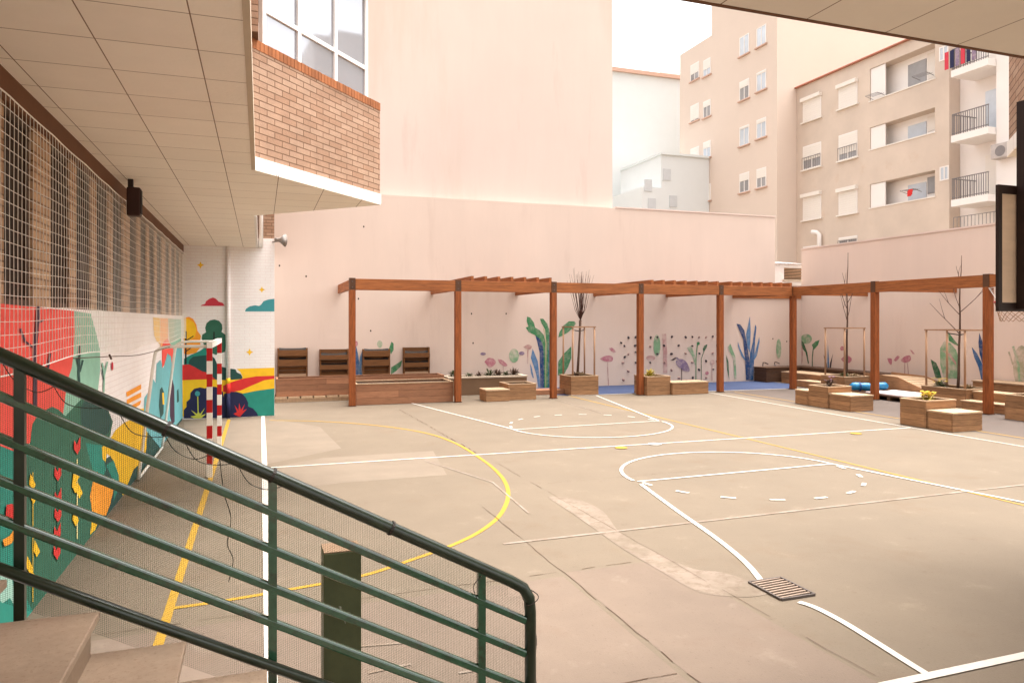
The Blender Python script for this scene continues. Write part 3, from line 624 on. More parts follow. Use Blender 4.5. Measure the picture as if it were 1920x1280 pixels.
figure('painted_flamingo', bw_, BWP, [('wpink', sm([(1400, 680), (1425, 655), (1462, 662), (1472, 690), (1435, 715)], 4)), ('wpurple', ell(1392, 628, 18, 10))], **c3)
figure('painted_flamingo', bw_, BWP, [('wpink', sm([(1485, 662), (1515, 668), (1548, 700), (1530, 708), (1500, 690)], 4)), ('wpalepink', stroke([(1520, 700), (1522, 770)], 4))], **c3)
figure('painted_flamingo', bw_, BWP, [('wpalepink', sm([(1650, 585), (1680, 568), (1705, 580), (1690, 600)], 4)), ('wpalepink', stroke([(1680, 600), (1678, 690)], 6)), ('wpurple', ell(1640, 625, 18, 12)), ('wmint', ell(1590, 640, 32, 45))], **c3)
figure('painted_reeds', bw_, BWP, [('wmint', ell(330, 560, 42, 130)), ('wpalepink', stroke([(415, 420), (428, 650), (430, 890)], 50)), ('wpalepink', ell(255, 710, 55, 30)),
    ('wmint', [(690, 590), (740, 560), (775, 650), (800, 740), (790, 800), (755, 690)]), ('wgreen', stroke([(815, 550), (800, 700), (797, 975)], 10)), ('wgreen', ell(826, 535, 18, 20)),
    ('wdgreen', stroke([(905, 600), (862, 720), (862, 980)], 8)), ('wdgreen', [(935, 545), (925, 590), (890, 640), (880, 600), (900, 560)]), ('wpalepink', ell(995, 760, 28, 30)), ('wpalepink', stroke([(990, 800), (990, 980)], 10)), ('wpink', ell(930, 890, 22, 22))], **c5)
figure('painted_heron', bw_, BWP, [('wpurple', sm([(555, 750), (600, 722), (650, 730), (695, 775), (722, 862), (665, 868), (600, 825), (565, 790)], 4)), ('wdark', [(488, 742), (550, 700), (578, 705), (530, 738)]), ('wpurple', stroke([(565, 705), (590, 730)], 20)), ('wdark', stroke([(626, 830), (626, 975)], 8))], **c5)
figure('painted_leaf_clump', bw_, BWP, [('wmint', [(1180, 580), (1210, 538), (1242, 620), (1272, 700), (1284, 960), (1258, 960), (1246, 720), (1205, 640)]), ('wdgreen', [(1160, 670), (1188, 760), (1197, 970), (1172, 850)]),
    ('wlblue', [(1445, 210), (1455, 400), (1445, 650), (1415, 580), (1398, 430), (1420, 330)]),
    ('wdblue', [(1285, 300), (1330, 308), (1378, 380), (1398, 480), (1425, 650), (1445, 750), (1445, 975), (1398, 975), (1385, 700), (1362, 480), (1320, 385)]),
    ('wblue', [(1510, 308), (1524, 345), (1508, 480), (1500, 640), (1492, 800), (1487, 975), (1442, 975), (1445, 660), (1480, 520), (1495, 400)]),
    ('wlblue', [(1300, 510), (1330, 600), (1380, 700), (1392, 745), (1345, 690), (1303, 570)]), ('wlblue', [(1556, 455), (1562, 510), (1530, 680), (1490, 745), (1495, 680), (1530, 560)])], **c5)
figure('painted_wader', bw_, BWP, [('wgrey', sm([(1505, 862), (1560, 842), (1605, 828), (1645, 838), (1632, 890), (1580, 908), (1545, 892)], 4)), ('wdark', [(1525, 856), (1570, 832), (1585, 852), (1550, 872)]), ('wdark', stroke([(1598, 825), (1603, 762), (1625, 765), (1665, 785)], 10)), ('wgrey', stroke([(1577, 900), (1582, 1030)], 12))], **c5)
figure('painted_wader', bw_, BWP, [('wdark', stroke([(1738, 790), (1745, 755), (1765, 760), (1800, 778)], 10)), ('wgrey', stroke([(1745, 790), (1745, 830)], 22)), ('wmint', ell(1790, 600, 30, 120))], **c5)
figure('painted_leaf_clump', rw_, RWP, [('wmint', ell(230, 625, 34, 30)), ('wdgreen', [(178, 615), (215, 648), (236, 705), (246, 770), (240, 775), (225, 705), (195, 668)]), ('wgreen', [(263, 660), (285, 640), (310, 630), (300, 662), (276, 690)]), ('wdgreen', stroke([(272, 680), (266, 740), (266, 810)], 6)),
    ('wdark', [(333, 715), (352, 770), (356, 812), (347, 800)]), ('wdark', [(390, 712), (372, 770), (368, 812), (378, 800)]), ('wlblue', [(360, 655), (366, 740), (368, 812), (357, 812), (356, 740)]), ('wpalepink', ell(200, 720, 10, 60))], **cr5)
figure('painted_flamingo', rw_, RWP, [('wpink', sm([(438, 745), (470, 722), (503, 742), (490, 768), (455, 764)], 4)), ('wpink', stroke([(470, 765), (470, 815)], 5)), ('wpink', ell(445, 682, 12, 14))], **cr5)
figure('painted_flamingo', rw_, RWP, [('wpink', sm([(142, 1052), (185, 1020), (230, 1016), (235, 1058), (192, 1082), (152, 1072)], 4)), ('wpink', [(225, 960), (248, 968), (272, 1002), (252, 1000)]), ('wpalepink', stroke([(180, 1080), (180, 1210)], 8)), ('wpalepink', stroke([(205, 1080), (216, 1210)], 8))], **cr7)
figure('painted_flamingo', rw_, RWP, [('wpink', sm([(78, 1058), (110, 1018), (133, 1030), (100, 1068)], 4)), ('wpink', sm([(18, 1040), (60, 1045), (58, 1100), (35, 1085)], 4))], **cr7)
figure('painted_leaf_clump', rw_, RWP, [('wmint', [(505, 950), (545, 880), (600, 900), (655, 965), (690, 1100), (690, 1230), (540, 1225), (508, 1100)]), ('wdgreen', [(418, 1048), (470, 1082), (502, 1150), (520, 1222), (465, 1222), (438, 1130)]),
    ('wgreen', [(572, 790), (605, 828), (650, 888), (695, 935), (640, 912), (588, 880)]), ('wpalepink', [(520, 960), (600, 1000), (655, 1080), (655, 1110), (590, 1020)])], **cr7)
figure('painted_leaf_clump', rw_, RWP, [('wdblue', [(868, 805), (892, 870), (912, 960), (928, 1050), (928, 1290), (900, 1100), (870, 1000), (860, 900)]), ('wblue', [(798, 935), (850, 1000), (890, 1080), (928, 1170), (924, 1300), (890, 1250), (860, 1120), (820, 1030)])], **cr7)
figure('painted_reeds', rw_, RWP, [('wpale', ell(1260, 1120, 80, 200)), ('wmint', stroke([(1180, 930), (1230, 1100), (1240, 1270)], 22)), ('wpale', stroke([(1140, 980), (1180, 1100)], 16))], **cr7)
holes = MB()
for px, py in [(884, 588), (949, 588), (887, 643), (695, 620), (682, 425), (524, 498), (574, 518), (672, 560)]:
    x, z = ony(px, py, BY); holes.disc((x, BY - 0.004, z), 0.026, 8, ry=0.035)
for px, py in [(1449, 635), (1475, 640)]:
    x, z = ony(px, py, BY); holes.disc((x, BY - 0.004, z), 0.03, 8)
holes.build('chipped_holes', m_hole, bw_)
hp = [(75, 460), (70, 560), (75, 640), (75, 765), (75, 965), (255, 465), (335, 460), (250, 570), (335, 660), (415, 560), (250, 765), (420, 760), (510, 455), (590, 560), (505, 660), (675, 655), (675, 460), (755, 457), (835, 460),
      (920, 460), (1000, 450), (755, 565), (840, 655), (920, 745), (1050, 555), (1050, 745), (1000, 650), (755, 760), (835, 850), (505, 855), (760, 945), (920, 945), (1005, 845), (595, 950)]
hp = [(1180 + a / 6.4, 560 + b / 6.4) for a, b in hp] + [(960 + a / 5.82, 540 + b / 5.82) for a, b in [(1190, 595), (1225, 630), (1270, 540), (1268, 720), (1230, 750), (1210, 815), (1268, 905), (1215, 1000)]]
for i, (px, py) in enumerate(hp):
    x, z = ony(px, py, BY); r = random.uniform(0.035, 0.055); mb = MB(); n = 9
    for k, (rr, d) in enumerate([(1.0, 0.0), (0.9, 0.03), (0.5, 0.055)]):
        for j in range(n):
            t = 2 * math.pi * j / n; q = r * rr * (1 + 0.2 * math.sin(2 * t + i)); mb.v.append((x + q * math.cos(t), BY - d, z + q * math.sin(t)))
    for k in range(2):
        for j in range(n): mb.f.append([k * n + j, k * n + (j + 1) % n, (k + 1) * n + (j + 1) % n, (k + 1) * n + j]); mb.m.append(0)
    mb.f.append([2 * n + j for j in range(n)]); mb.m.append(0)
    mb.build('climbing_hold', m_hold if random.random() < 0.6 else m_holdp, bw_)

# ------------------------------------------------------------------ pergola
pg = thing('pergola', 'L shaped reddish timber pergola on square posts along two courtyard walls', 'pergola', (17.85, 20.8, 0))
PXS = [2.47, 5.57, 8.65, 11.72, 14.8, 17.85]; PY = 20.8; ZT = 3.62; ZB = 3.30
for x, y in [(x, PY) for x in PXS] + [(17.85, y) for y in (17.2, 13.55, 9.9, 6.3)]:
    MB().box(x - 0.09, y - 0.09, 0.02, x + 0.09, y + 0.09, ZB).build('post', m_perg, pg, bevel=0.006)
    MB().box(x - 0.11, y - 0.11, 0.006, x + 0.11, y + 0.11, 0.02).build('base_plate', m_bracket, pg)
    MB().box(x - 0.085, y - 0.085, ZB, x + 0.085, y + 0.085, ZT + 0.02).build('bracket', m_bracket, pg)
for x in PXS:
    for z in (ZB + .08, ZB + .24):
        MB().tube([(x, PY - .085, z), (x, PY - .098, z)], .018, 8).build('bolt', m_grate, pg)
for i in range(5):
    a, b = (PXS[i] + (0.088 if i else -0.05)), PXS[i + 1] - 0.088
    MB().box(PXS[i] + 0.088, PY - 0.075, ZB, b, PY + 0.075, ZT).build('beam', m_pergb, pg, bevel=0.005)
ys = [20.8, 17.2, 13.55, 9.9, 6.3]
for i in range(4):
    MB().box(17.775, ys[i + 1] + 0.088, ZB, 17.925, ys[i] - 0.088, ZT).build('beam', m_pergb, pg, bevel=0.005)
for x in PXS:
    MB().box(x - 0.055, PY + 0.088, ZB + 0.03, x + 0.055, BY - 0.001, ZT - 0.02).build('cross_beam', m_pergb, pg)
for y in ys:
    MB().box(17.938, y - 0.055, ZB + 0.03, RX - 0.001, y + 0.055, ZT - 0.02).build('cross_beam', m_pergb, pg)
MB().box(17.95, BY - 0.06, ZB + 0.03, RX - 0.061, BY - 0.002, ZT - 0.02).build('wall_plate', m_pergb, pg)
for i in (1, 3, 4):
    a, b = PXS[i], PXS[i + 1]
    for k in range(7):
        x = a + 0.45 + (b - a - 0.55) * k / 6
        MB().box(x - 0.04, PY - 0.02, ZT + 0.001, x + 0.04, BY - 0.05, ZT + 0.15).build('slat', m_pergb, pg)
# white ribbon tied on the far post
rb = MB()
for k in range(5):
    a = R(-20 - 25 * k)
    rb.bar((17.75, 13.45, 3.26), (17.75 + 0.2 * math.cos(a) + .1, 13.2, 3.26 + 0.42 * math.sin(a)), 0.02, 0.006)
rb.bar((17.74, 13.45, 3.27), (17.9, 12.4, 3.33), 0.03, 0.01)
tag(rb.build('ribbon', m_fascia), 'frayed white ribbon tied round a pergola post beside the basketball board', 'ribbon')

# ------------------------------------------------------------------ planters and seats
def boards(mb, x0, y0, x1, y1, z0, z1, nb, t=0.035, gap=0.006, m=0):
    h = (z1 - z0) / nb
    for k in range(nb):
        a, b = z0 + k * h + gap / 2, z0 + (k + 1) * h - gap / 2
        # split long boards
        def run(p0, p1, fixed, axis):
            L = p1 - p0; n = max(1, round(L / random.uniform(1.1, 1.9)))
            cuts = [p0 + L * (i + (random.uniform(-.15, .15) if 0 < i < n else 0)) / n for i in range(n + 1)]
            for i in range(n):
                g = 0.002
                if axis == 'x': mb.box(cuts[i] + g, fixed, a, cuts[i + 1] - g, fixed + t, b, m)
                else: mb.box(fixed, cuts[i] + g, a, fixed + t, cuts[i + 1] - g, b, m)
        run(x0, x1, y0, 'x'); run(x0, x1, y1 - t, 'x'); run(y0 + t + .001, y1 - t - .001, x0, 'y'); run(y0 + t + .001, y1 - t - .001, x1 - t, 'y')
def planter(name, label, x0, y0, x1, y1, h, z0=0.005, nb=4, m=None, group='timber planter boxes', soil=0.07, rim=m_woodtop, cat='planter'):
    m = m or m_wood
    t = thing(name, label, cat, ((x0 + x1) / 2, (y0 + y1) / 2, z0), group)
    mb = MB(); boards(mb, x0, y0, x1, y1, z0, h - 0.025, nb); mb.build('side_boards', m, t)
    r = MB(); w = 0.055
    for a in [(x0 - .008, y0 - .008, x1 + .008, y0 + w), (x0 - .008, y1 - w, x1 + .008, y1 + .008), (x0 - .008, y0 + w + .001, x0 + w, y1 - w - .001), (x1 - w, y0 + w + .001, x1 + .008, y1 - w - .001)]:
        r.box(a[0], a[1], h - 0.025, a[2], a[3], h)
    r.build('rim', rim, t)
    s = MB(); n = 10
    for i in range(n + 1):
        for j in range(n + 1):
            s.v.append((x0 + .036 + (x1 - x0 - .072) * i / n, y0 + .036 + (y1 - y0 - .072) * j / n, h - soil + random.uniform(-.015, .02)))
    for i in range(n):
        for j in range(n): s.f.append([i * (n + 1) + j, (i + 1) * (n + 1) + j, (i + 1) * (n + 1) + j + 1, i * (n + 1) + j + 1]); s.m.append(0)
    s.build('soil', m_soil, t)
    return t
def seat(name, label, x0, y0, x1, y1, h, nb=3, group='timber seat boxes', along='x', cat='seat'):
    t = thing(name, label, cat, ((x0 + x1) / 2, (y0 + y1) / 2, 0.005), group)
    mb = MB(); boards(mb, x0, y0, x1, y1, 0.005, h - 0.035, nb); mb.build('side_boards', m_wood, t)
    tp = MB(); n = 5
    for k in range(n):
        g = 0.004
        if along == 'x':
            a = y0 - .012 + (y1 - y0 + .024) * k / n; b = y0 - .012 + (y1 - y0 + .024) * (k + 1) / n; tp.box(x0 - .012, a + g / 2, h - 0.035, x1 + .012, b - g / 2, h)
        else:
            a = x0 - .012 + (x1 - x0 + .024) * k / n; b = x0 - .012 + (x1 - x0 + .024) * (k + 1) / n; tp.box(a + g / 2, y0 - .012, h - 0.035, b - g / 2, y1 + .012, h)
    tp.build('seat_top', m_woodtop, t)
    return t
# long raised beds at the back left
t = planter('raised_bed', 'long reddish raised bed on a pallet base under the wall pallets', 0.45, 22.42, 5.55, 23.3, 0.70, z0=0.17, nb=3, m=m_wood2, group='long raised beds', rim=m_wood2)
mb = MB()
for k in range(14): mb.box(0.42 + k * 0.37, 22.34, 0.10, 0.42 + k * 0.37 + 0.33, 23.32, 0.165)
for y in (22.36, 22.8, 23.25): mb.box(0.42, y, 0.005, 5.56, y + 0.08, 0.099)
mb.build('pallet_base', m_woodtop, t)
planter('raised_bed', 'long raised bed of knotty boards between the first two pergola posts', 2.60, 20.92, 5.46, 22.1, 0.62, nb=3, m=m_wood2, group='long raised beds')
t = thing('concrete_planter', 'low grey concrete planter with cream coping and succulents by the wall', 'planter', (6.8, 22.9, 0))
MB().box(5.75, 22.62, 0.005, 8.45, 22.72, 0.55).box(5.75, 23.4, 0.005, 8.45, 23.5, 0.55).box(5.75, 22.721, 0.005, 5.85, 23.399, 0.55).box(8.35, 22.721, 0.005, 8.45, 23.399, 0.55).build('trough', m_concbox, t)
MB().box(5.72, 22.59, 0.55, 8.48, 22.75, 0.60).box(5.72, 23.37, 0.55, 8.48, 23.53, 0.60).box(5.72, 22.751, 0.55, 5.88, 23.369, 0.60).box(8.32, 22.751, 0.55, 8.48, 23.369, 0.60).build('coping', m_cream, t)
MB().box(5.86, 22.73, 0.3, 8.34, 23.39, 0.54).build('soil', m_soil, t)
seat('seat_box', 'small low timber seat box left of the succulent planter, near the second pergola post', 6.38, 20.55, 7.12, 21.25, 0.36, 2)
planter('planter_box', 'square timber planter box standing against the small low seat box', 7.14, 20.72, 8.05, 21.6, 0.50)
t = thing('timber_edging', 'low weathered timber edging strip beside the third pergola post', 'edging', (8.9, 22.2, 0.005))
mb = MB()
for k in range(3): mb.box(8.5, 21.9 + k * 0.22, 0.006, 9.5, 22.1 + k * 0.22, 0.15)
mb.build('board', m_wood2, t)
planter('planter_box', 'timber planter box holding the twiggy broom headed tree', 9.52, 21.38, 10.5, 22.35, 0.63)
planter('planter_box', 'timber planter box with a yellow green plant beside the fourth pergola post', 11.83, 20.55, 12.70, 21.4, 0.62)
seat('seat_box', 'long timber seat box between the blue rubber strip and the fourth post planter', 12.72, 20.46, 14.1, 21.15, 0.41, 2)
seat('seat_box', 'timber seat box at the far left end of the three box group near the corner', 14.84, 16.66, 15.62, 17.2, 0.42, 3, along='y')
planter('planter_box', 'timber planter box with a purple sprig, between two seat boxes', 14.82, 15.88, 15.64, 16.64, 0.60)
seat('seat_box', 'timber seat box at the near right end of the three box group near the corner', 14.84, 15.1, 15.62, 15.86, 0.43, 3, along='y')
planter('planter_box', 'timber planter box with yellow flowers, nearest box on the court side', 14.2, 12.25, 15.12, 12.95, 0.62)
seat('seat_box', 'timber seat box against the yellow flower planter, nearest seat to the camera', 14.22, 11.6, 15.1, 12.23, 0.42, 3, along='y')
planter('planter_box', 'timber planter box holding the thin sapling behind the blue roll', 17.98, 18.55, 19.0, 19.6, 0.60)
planter('planter_box', 'long timber planter box holding the taller sapling near the right post', 18.42, 14.62, 19.4, 16.05, 0.53, nb=3)
planter('planter_box', 'large timber planter box cut by the right edge of the photo', 17.4, 11.6, 18.5, 12.78, 0.62)
# corner benches
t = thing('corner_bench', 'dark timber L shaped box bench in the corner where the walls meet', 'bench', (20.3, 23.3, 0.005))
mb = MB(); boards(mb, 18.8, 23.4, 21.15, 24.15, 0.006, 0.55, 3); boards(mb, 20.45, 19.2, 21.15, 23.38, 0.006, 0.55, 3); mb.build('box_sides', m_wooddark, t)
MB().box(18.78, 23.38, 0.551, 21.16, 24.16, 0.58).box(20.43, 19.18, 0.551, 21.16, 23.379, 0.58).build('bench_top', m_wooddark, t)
seat('bench_step', 'long pale topped timber step in front of the dark corner bench', 19.35, 20.4, 20.35, 23.2, 0.44, 3, group=None, along='y', cat='bench')
seat('bench_step', 'low timber step in front of the pale topped corner step', 18.7, 20.3, 19.3, 21.6, 0.24, 2, group=None, along='y', cat='step')
t = thing('timber_ramp', 'timber play ramp sloping down beside the pale mat platform', 'ramp', (19.9, 17.8, 0.005))
mb = MB()
for x in (19.35, 20.55):
    prof = [(19.1, 0.006), (19.1, 0.66), (17.75, 0.62), (16.35, 0.16), (16.35, 0.006)]
    vs = [(x, y, z) for y, z in prof] + [(x + 0.04, y, z) for y, z in prof]; n = 5
    mb.add(vs, [tuple(range(n)), tuple(range(n, 2 * n))[::-1]] + [(i, (i + 1) % n, n + (i + 1) % n, n + i)[::-1] for i in range(n)])
mb.build('side_panel', m_wood, t)
mb = MB()
for k in range(8):
    y0 = 16.4 + k * 0.169; z0 = 0.12 + k * 0.0555
    mb.bar((19.395, y0 + .08, z0 + .03), (20.545, y0 + .08, z0 + .03), 0.155, 0.03, up=(0, -0.31, 0.95))
mb.box(19.395, 17.8, 0.55, 20.545, 19.05, 0.58)
mb.build('deck', m_woodtop, t)
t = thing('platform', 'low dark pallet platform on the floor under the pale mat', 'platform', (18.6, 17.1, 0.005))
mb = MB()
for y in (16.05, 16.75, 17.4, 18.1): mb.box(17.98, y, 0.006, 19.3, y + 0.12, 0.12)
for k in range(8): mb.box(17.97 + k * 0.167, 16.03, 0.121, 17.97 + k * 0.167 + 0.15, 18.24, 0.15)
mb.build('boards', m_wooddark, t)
mb = MB(); n = 14
for i in range(n + 1):
    for j in range(n + 1):
        mb.v.append((18.0 + 1.25 * i / n, 16.1 + 1.6 * j / n, 0.21 + 0.012 * math.sin(i * .9) * math.cos(j * .7)))
for i in range(n):
    for j in range(n): mb.f.append([i * (n + 1) + j, (i + 1) * (n + 1) + j, (i + 1) * (n + 1) + j + 1, i * (n + 1) + j + 1]); mb.m.append(0)
o = mb.build('foam_mat', m_whitemat, smooth=True, origin=(18.6, 16.9, 0.15)); tag(o, 'pale pinkish foam mat lying on the low pallet platform', 'mat')
sd_ = o.modifiers.new('thick', 'SOLIDIFY'); sd_.thickness = 0.055; sd_.offset = -1
t = thing('tarpaulin_roll', 'bright blue rolled tarpaulin lying behind a pergola post', 'roll', (18.5, 18.0, 0.15))
a, b = Vector((17.97, 18.30, 0.30)), Vector((18.98, 17.78, 0.33)); n = 14; pts = []; rs = []
for i in range(n + 1):
    q = i / n; pts.append(tuple(a.lerp(b, q) + Vector((0, 0, 0.012 * math.sin(q * 9))))); rs.append(0.135 * (0.55 if i in (0, n) else 0.86 + 0.14 * math.sin(q * 11) ** 2))
MB().tube(pts, rs, 14).build('roll', m_bluemat, t, smooth=True)
st = MB()
for q in (0.25, 0.7):
    c = a.lerp(b, q); d = (b - a).normalized(); st.tube([tuple(c - d * .025), tuple(c + d * .025)], 0.145, 14)
st.build('strap', m_bluedk, t)
t = thing('timber_steps', 'two level timber steps with pale treads behind the last visible post', 'steps', (18.7, 13.6, 0.005))
mb = MB(); boards(mb, 18.16, 12.9, 18.6, 14.55, 0.006, 0.22, 2); boards(mb, 18.6, 12.9, 19.1, 14.55, 0.006, 0.46, 3); mb.build('side_boards', m_wood, t)
MB().box(18.13, 12.88, 0.221, 18.6, 14.57, 0.255).build('tread', m_woodtop, t); MB().box(18.585, 12.88, 0.461, 19.12, 14.57, 0.495).build('tread', m_woodtop, t)
t = thing('timber_bench', 'long dark timber bench along the side wall beyond the steps', 'bench', (20.6, 13, 0.005))
mb = MB(); boards(mb, 20.3, 9.0, 21.15, 15.9, 0.006, 0.60, 3); mb.build('box_sides', m_wood, t)
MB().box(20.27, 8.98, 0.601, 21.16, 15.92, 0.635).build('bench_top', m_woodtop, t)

# pallet planters fixed on the rear wall
def pallet(x0, x1, z0, z1, label, k):
    t = thing('pallet_planter', label, 'planter', ((x0 + x1) / 2, 24.1, z0), 'pallet planters hung on the rear wall')
    y0, y1 = 23.99, 24.19
    for a, b in ((x0, x0 + .05), (x1 - .05, x1)): MB().box(a, y0 + .03, z0, b, y1, z1).build('side_rail', m_pallet, t)
    mb = MB(); n = 8
    for i in range(n):
        a = z0 + (z1 - z0) * i / n; mb.box(x0 + .051, y1 - .04, a + .006, x1 - .051, y1 - .012, a + (z1 - z0) / n - .006)
    mb.build('back_board', m_pallet, t)
    hh = z1 - z0
    for j, (a, b) in enumerate([(0.30, 0.46), (0.64, 0.80)] if k % 2 else [(0.40, 0.62), (0.74, 0.94)]):
        MB().box(x0 + .002, y0, z0 + hh * a, x1 - .002, y0 + 0.028, z0 + hh * b).build('front_board', m_pallet, t)
        bag = MB(); nn = 8
        for i in range(nn + 1):
            q = i / nn; x = x0 + .055 + (x1 - x0 - .11) * q; zz = z0 + hh * b - 0.03 * math.sin(q * math.pi); 
            bag.v += [(x, y0 + .035, zz), (x, y1 - .05, zz + .07), (x, y0 + .035, zz - .12), ]
        for i in range(nn): bag.f += [[3 * i, 3 * i + 3, 3 * i + 4, 3 * i + 1], [3 * i + 2, 3 * i + 5, 3 * i + 3, 3 * i]]; bag.m += [0, 0]
        bag.build('planting_bag', m_blackpl, t)
    MB().box(x0 + .052, y0 + .04, z0 + .004, x1 - .052, y0 + .06, z0 + hh * 0.14).build('bottom_board', m_palletl if k in (0, 3) else m_pallet, t)
pallet(0.52, 1.45, 0.60, 1.55, 'wall hung pallet planter nearest the mural block, with pale bottom board', 0)
pallet(1.82, 2.75, 0.56, 1.50, 'wall hung pallet planter partly hidden by the first pergola post', 1)
pallet(3.2, 4.1, 0.56, 1.49, 'wall hung pallet planter beside the painted green leaf and blue leaves', 2)
pallet(4.55, 5.45, 0.58, 1.53, 'wall hung pallet planter just left of the second pergola post', 3)

# ------------------------------------------------------------------ plants and trees
def leaf(mb, p, d, l, w, m=0):
    d = Vector(d).normalized(); u = d.cross(Vector((0, 0, 1)));
    if u.length < .1: u = Vector((1, 0, 0))
    u = u.normalized() * w / 2; p = Vector(p); mid = p + d * l * .55
    mb.add([tuple(p), tuple(mid + u), tuple(p + d * l + Vector((0, 0, -.1 * l))), tuple(mid - u)], [(0, 1, 2, 3)], m)
def plant(label, x, y, z, r, h, n, lm, fm=None, name='potted_plant', group=None, nf=0):
    t = thing(name, label, 'plant', (x, y, z), group); mb = MB()
    for i in range(n):
        a = random.uniform(0, 6.283); e = random.uniform(.15, 1.4); q = random.uniform(0, r * .6)
        leaf(mb, (x + q * math.cos(a), y + q * math.sin(a), z + random.uniform(0, h * .45)), (math.cos(a) * math.cos(e), math.sin(a) * math.cos(e), math.sin(e)), random.uniform(.35, .6) * h, random.uniform(.02, .045) * (1 + h))
    mb.build('leaves', m_leaf[lm], t)
    if fm is not None:
        f = MB()
        for i in range(nf):
            a = random.uniform(0, 6.283); q = random.uniform(0, r); c = (x + q * math.cos(a), y + q * math.sin(a), z + h * random.uniform(.55, 1))
            for j in range(5):
                b = j * 1.2566 + a; leaf(f, c, (math.cos(b), math.sin(b), .5), .045, .035)
        f.build('flowers', m_leaf[fm], t)
    return t
plant('dark succulent tuft at the left end of the concrete planter', 6.05, 23.05, 0.53, 0.17, 0.34, 90, 0)
g = 'dark succulents along the concrete planter'
for i, (x, h) in enumerate([(6.55, 0.22), (6.9, 0.26), (7.25, 0.36), (7.55, 0.33), (7.85, 0.26), (8.15, 0.38)]):
    plant('small dark succulent in the row along the cream edged concrete planter', x, 23.05, 0.53, 0.18, h, 70, 1 if i % 2 else 0, group=g)
plant('dry brown ground plants round the broom headed tree', 9.95, 21.7, 0.56, 0.33, 0.24, 160, 3)
plant('bronze leafy plant in the front left of the broom tree planter', 9.8, 21.55, 0.56, 0.16, 0.26, 70, 1)
plant('yellow green bushy plant in the planter at the fourth post', 12.15, 20.9, 0.55, 0.18, 0.36, 110, 2)
plant('wispy purple sprig in the planter between two seat boxes', 15.2, 16.2, 0.53, 0.14, 0.34, 50, 1, 5, nf=16)
plant('round clump of yellow flowers in the nearest planter box', 14.6, 12.55, 0.55, 0.17, 0.24, 70, 2, 4, nf=60)
plant('dark green shrublet at the foot of the thin sapling', 18.25, 18.85, 0.53, 0.18, 0.24, 90, 0)
plant('yellow flowering plant at the foot of the taller sapling', 18.65, 15.6, 0.46, 0.2, 0.3, 100, 0, 4, nf=14)
plant('dry grassy tuft at the right foot of the taller sapling', 18.95, 14.95, 0.46, 0.22, 0.22, 110, 3)
plant('dry grassy tuft right of the thin sapling', 18.65, 18.8, 0.53, 0.25, 0.2, 110, 3)
plant('dark foliage in the planter cut by the right edge', 17.95, 12.2, 0.55, 0.3, 0.3, 100, 0)

def branch(mb, p, d, l, r, n=5, wob=0.08, r1=None):
    pts = [Vector(p)]; d = Vector(d).normalized()
    for i in range(n):
        d = (d + Vector((random.uniform(-wob, wob), random.uniform(-wob, wob), random.uniform(-wob, wob) + .02))).normalized(); pts.append(pts[-1] + d * l / n)
    mb.tube(pts, [r + ((r1 or r * .35) - r) * i / n for i in range(n + 1)], 6); return pts
t = thing('bare_tree', 'bare pollarded tree with a broom of upright twigs, beside the third post', 'tree', (10.0, 21.85, 0.55), 'young bare trees')
mb = MB(); mb.tube([(9.95, 21.85, 0.5), (10.0, 21.86, 1.2), (10.04, 21.86, 1.9), (10.07, 21.86, 2.45)], [0.05, 0.042, 0.036, 0.05], 8); mb.build('trunk', m_bark, t, smooth=True)
mb = MB()
for i in range(46):
    a = random.uniform(0, 6.283); sp_ = random.uniform(.05, .42)
    q = branch(mb, (10.07, 21.86, 2.40 + random.uniform(0, .1)), (sp_ * math.cos(a) * 1.5, sp_ * math.sin(a) * 1.5, 1), .38, .009, 4, .05, .007)
    dd = q[-1] - q[-2]; dd.x *= .55; dd.y *= .55
    branch(mb, q[-1], dd, random.uniform(.8, 1.35), .0065, 6, .05, .003)
mb.build('twigs', m_twig, t, smooth=True)
def sapling(label, x, y, z, lean, htop, sides):
    t = thing('bare_tree', label, 'tree', (x, y, z), 'young bare trees'); mb = MB()
    n = 9; pts = [(x + lean * (i / n) + .015 * math.sin(i * 1.7), y + .01 * math.cos(i), z - .05 + (htop - z) * i / n) for i in range(n + 1)]
    mb.tube(pts, [.042 - .034 * i / n for i in range(n + 1)], 8); mb.build('trunk', m_bark, t, smooth=True)
    mb = MB()
    for q, dx, dy, l in sides:
        i = int(q * n); p = Vector(pts[i]).lerp(Vector(pts[min(i + 1, n)]), q * n - i); br = branch(mb, p, (dx, dy, 1.0), l, .012, 6, .07, .004)
        branch(mb, br[3], (dx * .2, dy - .3, 1), l * .5, .007, 4, .08, .003)
    mb.build('twigs', m_twig, t, smooth=True); return t
sx, sy = 18.5, 19.0
sapling('thin bare sapling tied to a stake frame, left of the middle side post', sx, sy, 0.53, 0.05, 4.75, [(.45, -.5, -.2, 1.1), (.48, .5, .2, .9), (.55, -.3, .3, .8), (.6, .6, -.2, .7), (.68, -.2, .1, .7)])
sapling('taller bare sapling with forked twigs, tied to a stake frame by the right post', 18.9, 15.25, 0.46, 0.12, 4.35, [(.42, -.9, .4, 1.2), (.56, -.5, .6, .9), (.58, .9, -.6, 1.1), (.6, .5, .7, .9), (.8, -.3, .1, .5)])
